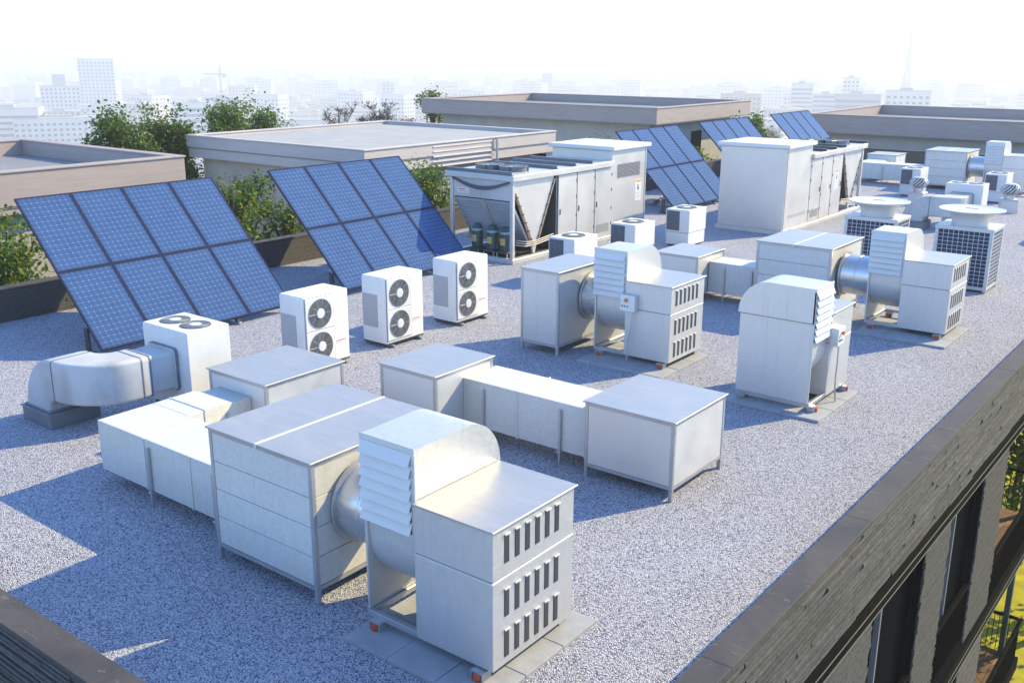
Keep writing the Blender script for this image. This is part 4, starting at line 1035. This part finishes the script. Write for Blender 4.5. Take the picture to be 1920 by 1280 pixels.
# ------------------------------------------------------------------ trees
def leaf_mesh(name, centres, n, spread, size, mat, seed):
    rnd = random.Random(seed); mb = MB(); v = mb.v; f = mb.f
    for (cx, cy, cz, cr) in centres:
        for _ in range(n):
            p = Vector((rnd.gauss(0, 1), rnd.gauss(0, 1), rnd.gauss(0, .8))); p = Vector((cx, cy, cz)) + p * spread * cr
            t = Vector((rnd.gauss(0, 1), rnd.gauss(0, 1), rnd.gauss(-.3, .7))).normalized(); w = t.cross(Vector((rnd.gauss(0, .5), rnd.gauss(0, .5), 1))).normalized()
            L = size * rnd.uniform(.7, 1.3); W = L * rnd.uniform(.28, .4); nn = t.cross(w) * L * .08; o = len(v)
            v += [tuple(p), tuple(p + t * L * .45 + w * W - nn), tuple(p + t * L), tuple(p + t * L * .45 - w * W - nn)]
            f += [(o, o + 1, o + 2), (o, o + 2, o + 3)]
    mb.m = [0] * len(f)
    return mb.mesh(name, mat, smooth=False, fix=False)
def tree(label, x, y, zb, top, rx, rz, seed, clumps=60, leaves=48, size=.15, mat='leaf_green', spread=.26, name='leafy_tree', bare=False, crown0=None, group='trees around the building'):
    rnd = random.Random(seed); T = thing(name, label, 'tree', (x, y, zb), 0, group)
    H = top - zb; zc = H - rz; mb = MB()
    lean = Vector((rnd.uniform(-.3, .3), rnd.uniform(-.3, .3), 0))
    trunk = [(0, 0, -.1), (lean.x * .3, lean.y * .3, zc * .5), (lean.x * .6, lean.y * .6, zc * .85), (lean.x, lean.y, zc + rz * .5)]
    r0 = (.05 + H * .012) * (.45 if bare else 1)
    mb.tube(trunk, r0, 8, radii=[r0 * 1.2, r0 * .9, r0 * .7, r0 * .25]); tr = mb.build('trunk', 'bark', T)
    tips = []; nl = 11 if not bare else 16; lb = MB()
    for k in range(nl):
        an = k * 2.399 + rnd.uniform(-.3, .3); h0 = zc * .8 + (zc + rz * .4 - zc * .8) * (k / nl); ph = rnd.uniform(-.15, .95)
        e = Vector((math.cos(an) * rx * .8 * math.cos(ph), math.sin(an) * rx * .8 * math.cos(ph), zc + rz * .8 * math.sin(ph)))
        s0 = Vector((lean.x * h0 / H, lean.y * h0 / H, h0 - .3)); m_ = s0.lerp(e, .5) + Vector((0, 0, .15))
        lb.tube([s0, m_, e], r0 * .3, 5, radii=[r0 * .38, r0 * .24, r0 * .1]); tips.append(e); tips.append(m_)
        for q in range(3 if not bare else 14):
            b0 = m_.lerp(e, rnd.uniform(.1, .95)); b1 = b0 + Vector((rnd.gauss(0, .35), rnd.gauss(0, .35), rnd.uniform(.0, .6))) * (rx * .4)
            lb.tube([b0, b1], .01, 4, radii=[r0 * .12, .006]); tips.append(b1)
            if bare:
                for w in range(6):
                    c0 = b0.lerp(b1, rnd.uniform(.3, 1)); lb.tube([c0, c0 + Vector((rnd.gauss(0, .3), rnd.gauss(0, .3), rnd.uniform(.05, .5))) * (rx * .25)], .006, 3, radii=[.012, .004])
    o = lb.build('limb', 'bark', T); o['kind'] = 'stuff'
    if bare: return T
    cs = []
    for k in range(clumps):
        if k < len(tips): p = tips[k]; cs.append((p.x, p.y, p.z, rnd.uniform(.6, 1.2)))
        else:
            u = Vector((rnd.gauss(0, 1), rnd.gauss(0, 1), rnd.gauss(0, 1))).normalized() * rnd.uniform(.45, 1.05)
            cs.append((u.x * rx, u.y * rx, zc + u.z * rz, rnd.uniform(.5, 1.25)))
    me = leaf_mesh('crown', cs, leaves, spread * (rx / 1.6) ** .5 * 1.15, size, mat, seed); link('crown', me, T)
    return T
tree('leafy tree in the alley at the left edge beside the first solar panel', -24.7, 11.3, GZ, 2.5, 1.35, 2.0, 1, clumps=46, leaves=46, size=.155)
tree('low leafy tree at far left below the roof edge', -24.5, 9.2, GZ, 1.0, 1.2, 1.6, 2, clumps=40, leaves=46, size=.155)
tree('tall tree behind the left building, leftmost of that row', -37.8, 22.9, GZ, 4.15, 1.4, 2.8, 3, clumps=105, leaves=62, size=.16, mat='leaf_dark')
tree('tree behind the left building, second in that row', -39.2, 25.6, GZ, 4.1, 1.3, 2.8, 4, clumps=105, leaves=62, size=.16, mat='leaf_dark')
tree('tree between the left building and the pale roof, third in that row', -38.2, 25.7, GZ, 3.7, 1.0, 2.6, 5, clumps=105, leaves=62, size=.16, mat='leaf_dark')
tree('tree behind the pale flat roof with a pointed crown', -40.0, 29.6, GZ, 4.2, 1.3, 2.6, 6, clumps=90, leaves=62, size=.16)
tree('rightmost tree of the row behind the pale flat roof', -41.5, 32.9, GZ, 3.6, 1.6, 2.4, 7, clumps=105, leaves=62, size=.16, mat='leaf_dark')
tree('leafy tree in the alley between the first and second solar panels', -25.0, 18.4, GZ, 3.0, .95, 2.0, 8, clumps=42, leaves=46, size=.15)
tree('smaller tree behind the upper corner of the second solar panel', -24.8, 20.4, GZ, 1.9, 1.0, 1.6, 9, clumps=44, leaves=46, size=.15)
tree('tree in the gap showing its dark trunk beside the left building', -28.5, 21.6, GZ, 2.4, 1.2, 1.6, 10, clumps=40, leaves=55, size=.15, mat='leaf_dark')
tree('tree between the second solar panel and the chiller', -24.5, 26.5, GZ, 2.85, 1.15, 2.3, 11, clumps=75, leaves=46, size=.145)
tree('low tree behind the chiller post', -24.4, 28.3, GZ, 1.6, .9, 1.4, 12, clumps=40, leaves=50, size=.145)
tree('leafy tree behind the fourth solar array', -25.0, 54.2, GZ, 3.0, 1.1, 1.7, 13, clumps=60, size=.2)
tree('white blossoming tree between the fourth and fifth solar arrays', -24.6, 55.6, GZ, 2.2, 1.0, 1.6, 14, clumps=50, size=.17, mat='blossom', name='blossoming_tree')
tree('low tree seen between third and fourth solar arrays', -24.2, 46.5, GZ, 1.7, 1.2, 1.6, 15, clumps=55, size=.2)
tree('tree top above the back building at its left corner', -47.5, 52.5, GZ, 3.8, 1.2, 1.6, 16, clumps=40, leaves=40, size=.2)
tree('pink leaved tree beside the back building', -49.0, 52.0, GZ, 1.7, 1.7, 1.6, 17, clumps=60, size=.17, mat='leaf_pink')
tree('bare tree with dark twigs behind the pale flat roof', -44.5, 41.0, GZ, 4.1, 1.9, 3.2, 18, bare=True, name='bare_tree')
tree('second bare tree to the right of the first', -46.0, 45.5, GZ, 4.0, 1.7, 3.0, 19, bare=True, name='bare_tree')
tree('small treetop behind the low roof near the chiller', -25.0, 38.3, GZ, 2.6, .5, 1.0, 20, clumps=16, leaves=40, size=.16)
tree('treetop poking above the left building at the picture edge', -39.0, 17.4, GZ, 3.9, 1.0, 1.6, 21, clumps=40, size=.145)
tree('young tree on the yellow lawn below the balconies', -3.3, 26.2, GZ, -4.3, 1.3, 1.7, 22, clumps=30, leaves=26, size=.17, mat='leaf_dark')
tree('tree on the lawn behind the balcony railing', -5.0, 31.0, GZ, -1.6, 2.2, 3.0, 23, clumps=110, leaves=50, size=.2, mat='leaf_dark')
tree('dark tree on the lawn at the right picture edge', -2.6, 29.0, GZ, -2.4, 1.7, 2.4, 24, clumps=80, leaves=50, size=.2, mat='leaf_dark')

# ------------------------------------------------------------------ city in the haze
CZ = -131.0
def city_meshes(w, d, h, fl, bay, wall, win, ww=.55, wh=.5, strip=False, roofbox=True):
    w *= 2.7; d *= 2.7; h *= 2.7; fl *= 2.0; bay *= 2.0
    wl = MB().box(-w / 2, -d / 2, 0, w / 2, d / 2, h).mesh('wall', wall)
    mb = MB(); nf = int(h / fl)
    for k in range(nf):
        z = k * fl + fl * .35
        if z + fl * wh > h - .4: continue
        if strip:
            for s in (-1, 1):
                mb.box(-w / 2 + 1, s * d / 2 - .08, z, w / 2 - 1, s * d / 2 + .08, z + fl * wh); mb.box(s * w / 2 - .08, -d / 2 + 1, z, s * w / 2 + .08, d / 2 - 1, z + fl * wh)
            continue
        nx = max(1, int(w / bay)); ny = max(1, int(d / bay))
        for i in range(nx):
            c = -w / 2 + (i + .5) * w / nx; q = w / nx * ww / 2
            for s in (-1, 1): mb.box(c - q, s * d / 2 - .08, z, c + q, s * d / 2 + .08, z + fl * wh)
        for i in range(ny):
            c = -d / 2 + (i + .5) * d / ny; q = d / ny * ww / 2
            for s in (-1, 1): mb.box(s * w / 2 - .08, c - q, z, s * w / 2 + .08, c + q, z + fl * wh)
    wn = mb.mesh('window', win, smooth=False, fix=False)
    rf = MB().box(-w / 2 - .3, -d / 2 - .3, h + .01, w / 2 + .3, d / 2 + .3, h + .7)
    if roofbox: rf.box(-w * .18, -d * .2, h + .71, w * .1, d * .15, h + 3.2)
    return wl, wn, rf.mesh('roof', 'city_roof')
KD = 2.7
def city_block(ms, label, x, y, rz, z=CZ, name='city_building', group='pale city blocks in the haze'):
    B = thing(name, label, 'building', (x * KD, y * KD, z), rz, group)
    link('wall', ms[0], B); o = link('windows', ms[1], B); o['kind'] = 'stuff'; link('roof', ms[2], B)
    return B
def build_city():
    rnd = random.Random(11)
    # landmarks
    t1 = city_block(city_meshes(18, 18, 33.2, 2.6, 2.6, 'city_white', 'city_window', .45, .5, roofbox=False), 'white gridded tower with a small rooftop box at far left', -492, 267.5, R(62), group='hazy towers'); 
    MB().box(-8, -8, 91, 8, 8, 105).build('plant_room', 'city_grey', t1)
    t2 = city_block(city_meshes(19, 19, 45.5, 2.6, 2.6, 'city_white', 'city_window', .42, .5, roofbox=False), 'tallest white gridded tower at left', -552, 323, R(60), group='hazy towers')
    MB().box(-30, -27, 0, 37, 32, 57).build('podium', 'city_white', t2)
    city_block(city_meshes(34, 14, 26.2, 2.6, 2.8, 'city_white', 'city_window', .5, .45), 'broad white block below the two towers at left', -368, 200, R(62))
    city_block(city_meshes(22, 16, 30, 2.9, 3.2, 'city_white', 'city_window', .8, .4, strip=True), 'banded white apartment block at the left picture edge', -380, 186, R(55))
    city_block(city_meshes(14, 12, 28, 2.7, 2.6, 'city_cream', 'city_window', .5, .5), 'cream block right of the banded one at left', -378, 205, R(60))
    city_block(city_meshes(14, 9, 30.5, 3.0, 3.2, 'city_white', 'city_window_blue', .8, .45, strip=True), 'blue banded office block above the trees at left', -352, 247, R(55), group='blue banded office blocks')
    city_block(city_meshes(13, 9, 31.5, 3.0, 3.2, 'city_blue', 'city_window_blue', .8, .5, strip=True), 'bluish glass block behind the pointed tree', -360, 266, R(50), group='blue banded office blocks')
    city_block(city_meshes(10, 10, 36.5, 2.6, 3.0, 'city_white', 'city_window_blue', .8, .5, strip=True), 'white banded tower above the farthest solar arrays', -187.8, 463.4, R(22), group='blue banded office blocks')
    city_block(city_meshes(8, 9, 38, 2.6, 2.6, 'city_white', 'city_window', .6, .5), 'slim pale tower left of the long office blocks at right', -187.9, 527.5, R(20), group='hazy towers')
    city_block(city_meshes(12, 9, 33, 2.6, 3.0, 'city_white', 'city_window_blue', .8, .5, strip=True), 'lower banded block right of the white banded tower', -166.8, 439.4, R(22), group='blue banded office blocks')
    city_block(city_meshes(17, 10, 35, 2.8, 3.0, 'city_grey', 'city_window_blue', .8, .55, strip=True), 'long dark glazed office block behind the right building', -139, 399, R(18), group='blue banded office blocks')
    city_block(city_meshes(16, 10, 36.6, 2.8, 3.0, 'city_white', 'city_window', .5, .4), 'long white block beside the dark glazed office', -121, 402, R(18))
    city_block(city_meshes(18, 12, 32.5, 2.8, 2.7, 'city_pink', 'city_window', .5, .5), 'pinkish block above the fourth solar array', -204.6, 434.2, R(24))
    city_block(city_meshes(9, 9, 32, 3, 3, 'city_blue', 'city_window_blue', .8, .5, strip=True), 'lone pale blue tower above the back building', -526.6, 729.9, R(30), group='hazy towers')
    city_block(city_meshes(8, 8, 30, 3, 3, 'city_grey', 'city_window', .6, .5), 'thin hazy tower above the bare trees', -491.7, 498.3, R(40), group='hazy towers')
    # tower crane
    cr = thing('tower_crane', 'thin hazy tower crane above the trees at left', 'crane', (-1520, 1123, CZ))
    MB().box(-1.3, -1.3, 0, 1.3, 1.3, 99).build('mast', 'city_steel', cr); MB().box(-48, -1, 95, 18, 1, 97).build('jib', 'city_steel', cr); MB().box(10, -3, 90, 18, 3, 94.9).build('counterweight', 'city_grey', cr); MB().box(-1.2, -1.2, 99, 1.2, 1.2, 109).build('tower_head', 'city_steel', cr)
    # slender lattice tower far right
    et = thing('lattice_tower', 'very faint slender lattice tower above the right building', 'tower', (-697, 2296, CZ))
    def leg_w(z): return 1.6 + 27 * math.exp(-z / 38.0)
    zs = [0, 12, 26, 44, 64, 88, 116, 146, 176]
    for sx in (-1, 1):
        for sy in (-1, 1):
            l = MB(); l.tube([(sx * leg_w(z), sy * leg_w(z), z) for z in zs], 1, 4, radii=[3.4 - 2.6 * z / 176 for z in zs]); l.build('leg', 'city_steel', et)
    for z in (26, 64, 116): w = leg_w(z) + 1.4; MB().box(-w, -w, z, w, w, z + 2).build('platform', 'city_steel', et)
    br = MB()
    for z0, z1 in zip(zs[1:], zs[2:]):
        a0, a1 = leg_w(z0), leg_w(z1)
        for s in (-1, 1):
            br.cyl((-a0, s * a0, z0), (a1, s * a1, z1), .5, 4); br.cyl((a0, s * a0, z0), (-a1, s * a1, z1), .5, 4); br.cyl((s * a0, -a0, z0), (s * a1, a1, z1), .5, 4); br.cyl((s * a0, a0, z0), (s * a1, -a1, z1), .5, 4)
    o = br.build('bracing', 'city_steel', et); o['kind'] = 'stuff'
    MB().cyl((0, 0, 176), (0, 0, 192), 1.2, 6, .3).build('mast', 'city_steel', et)
    # ordinary blocks
    kinds = []
    for i in range(16):
        w = rnd.uniform(11, 28); d = rnd.uniform(9, 15); h = rnd.choice((12, 15, 18, 18, 21, 24, 27)) + rnd.uniform(-1, 1)
        kinds.append(city_meshes(w, d, h, 2.9, 3.0, ('city_white', 'city_white', 'city_cream', 'city_white', 'city_grey', 'city_white', 'city_pink', 'city_cream')[i % 8], 'city_window' if i % 3 else 'city_window_blue', .5, .5, strip=(i % 4 == 1), roofbox=i % 2 == 0))
    pts = []; n = 0; tries = 0
    while n < 285 and tries < 20000:
        tries += 1
        an = R(37.7) + R(rnd.uniform(-31, 31)); D = 320 + 640 * rnd.random() ** 1.1; x, y = -math.sin(an) * D, math.cos(an) * D
        if any((x - p) ** 2 + (y - q) ** 2 < 20 ** 2 for p, q in pts): continue
        pts.append((x, y)); n += 1
        k = rnd.randrange(16); px = 960 + 1876 * math.tan(R(37.7) - an) / 1.0
        reg = 'beyond the building at the left edge' if px < 360 else 'above the pale flat roof' if px < 800 else 'above the back building' if px < 1390 else 'beyond the solar arrays and right building'
        colr = ('white', 'white', 'cream', 'white', 'grey', 'white', 'pinkish', 'cream')[k % 8]; sty = 'banded' if k % 4 == 1 else 'window gridded'
        far = 'distant' if D > 640 else 'nearer'
        city_block(kinds[k], '%s %s %s city block in the haze %s' % (far, colr, sty, reg), x, y, R(rnd.choice((12, 30, 48, 66)) + rnd.uniform(-8, 8)))
    # beyond and between: one mass
    mb = MB()
    for i in range(3600):
        an = R(37.7) + R(rnd.uniform(-36, 36)); near = i % 5 < 3
        D = rnd.uniform(950, 2500) if near else rnd.uniform(2450, 6000); x, y = -math.sin(an) * D, math.cos(an) * D
        w, d, h = (rnd.uniform(6, 15), rnd.uniform(6, 11), rnd.uniform(14, 42)) if near else (rnd.uniform(14, 38), rnd.uniform(12, 22), rnd.uniform(22, 66))
        a = rnd.choice((.2, .5, .9, 1.2)) + rnd.uniform(-.1, .1); c, s = math.cos(a), math.sin(a); mi = rnd.choice((0, 0, 0, 1, 2, 0, 4))
        o = len(mb.v); mb.box(-w, -d, -3, w, d, h, m=mi); mb.box(-w - .2, -d - .2, h + .02, w + .2, d + .2, h + .8, m=3 if i % 4 else 5)
        if near:
            for k in range(int(h / 5.6)): z = 2.4 + k * 5.6; mb.box(-w * .86, -d - .15, z, w * .86, d + .15, z + 2, m=6); mb.box(-w - .15, -d * .84, z, w + .15, d * .84, z + 2, m=6)
        mb.v[o:] = [(x + p * c - q * s, y + p * s + q * c, CZ + r) for p, q, r in mb.v[o:]]
    o = mb.build('distant_city', ['city_white', 'city_cream', 'city_grey', 'city_roof', 'city_pink', 'city_terracotta', 'city_window'], smooth=False, fix=False); o['kind'] = 'stuff'
    # wooded patches
    cs = []
    for i in range(70):
        an = R(37.7) + R(rnd.uniform(-33, 33)); D = rnd.uniform(640, 2400); cs.append((-math.sin(an) * D, math.cos(an) * D, CZ + 11, 1))
    me = leaf_mesh('city_trees', cs, 110, 11, 6.5, 'leaf_dark', 5); o = link('city_trees', me); o['kind'] = 'stuff'
build_city()

# ------------------------------------------------------------------ haze
def build_haze():
    mt = bpy.data.materials.new('haze'); mt.use_nodes = True; nt = mt.node_tree; M['haze'] = mt
    nt.nodes.remove(nt.nodes['Principled BSDF']); pv = nt.nodes.new('ShaderNodeVolumePrincipled')
    pv.inputs['Color'].default_value = (0.98, 0.955, 0.92, 1); pv.inputs['Density'].default_value = 0.00062; pv.inputs['Anisotropy'].default_value = 0.1
    nt.links.new(pv.outputs[0], nt.nodes['Material Output'].inputs['Volume'])
    o = MB().box(-7600, -7550, -138, 7580, 7620, 64).build('haze', mt, smooth=False); o['kind'] = 'stuff'; o['label'] = 'pale white daytime haze over the city'; o['category'] = 'haze'
build_haze()
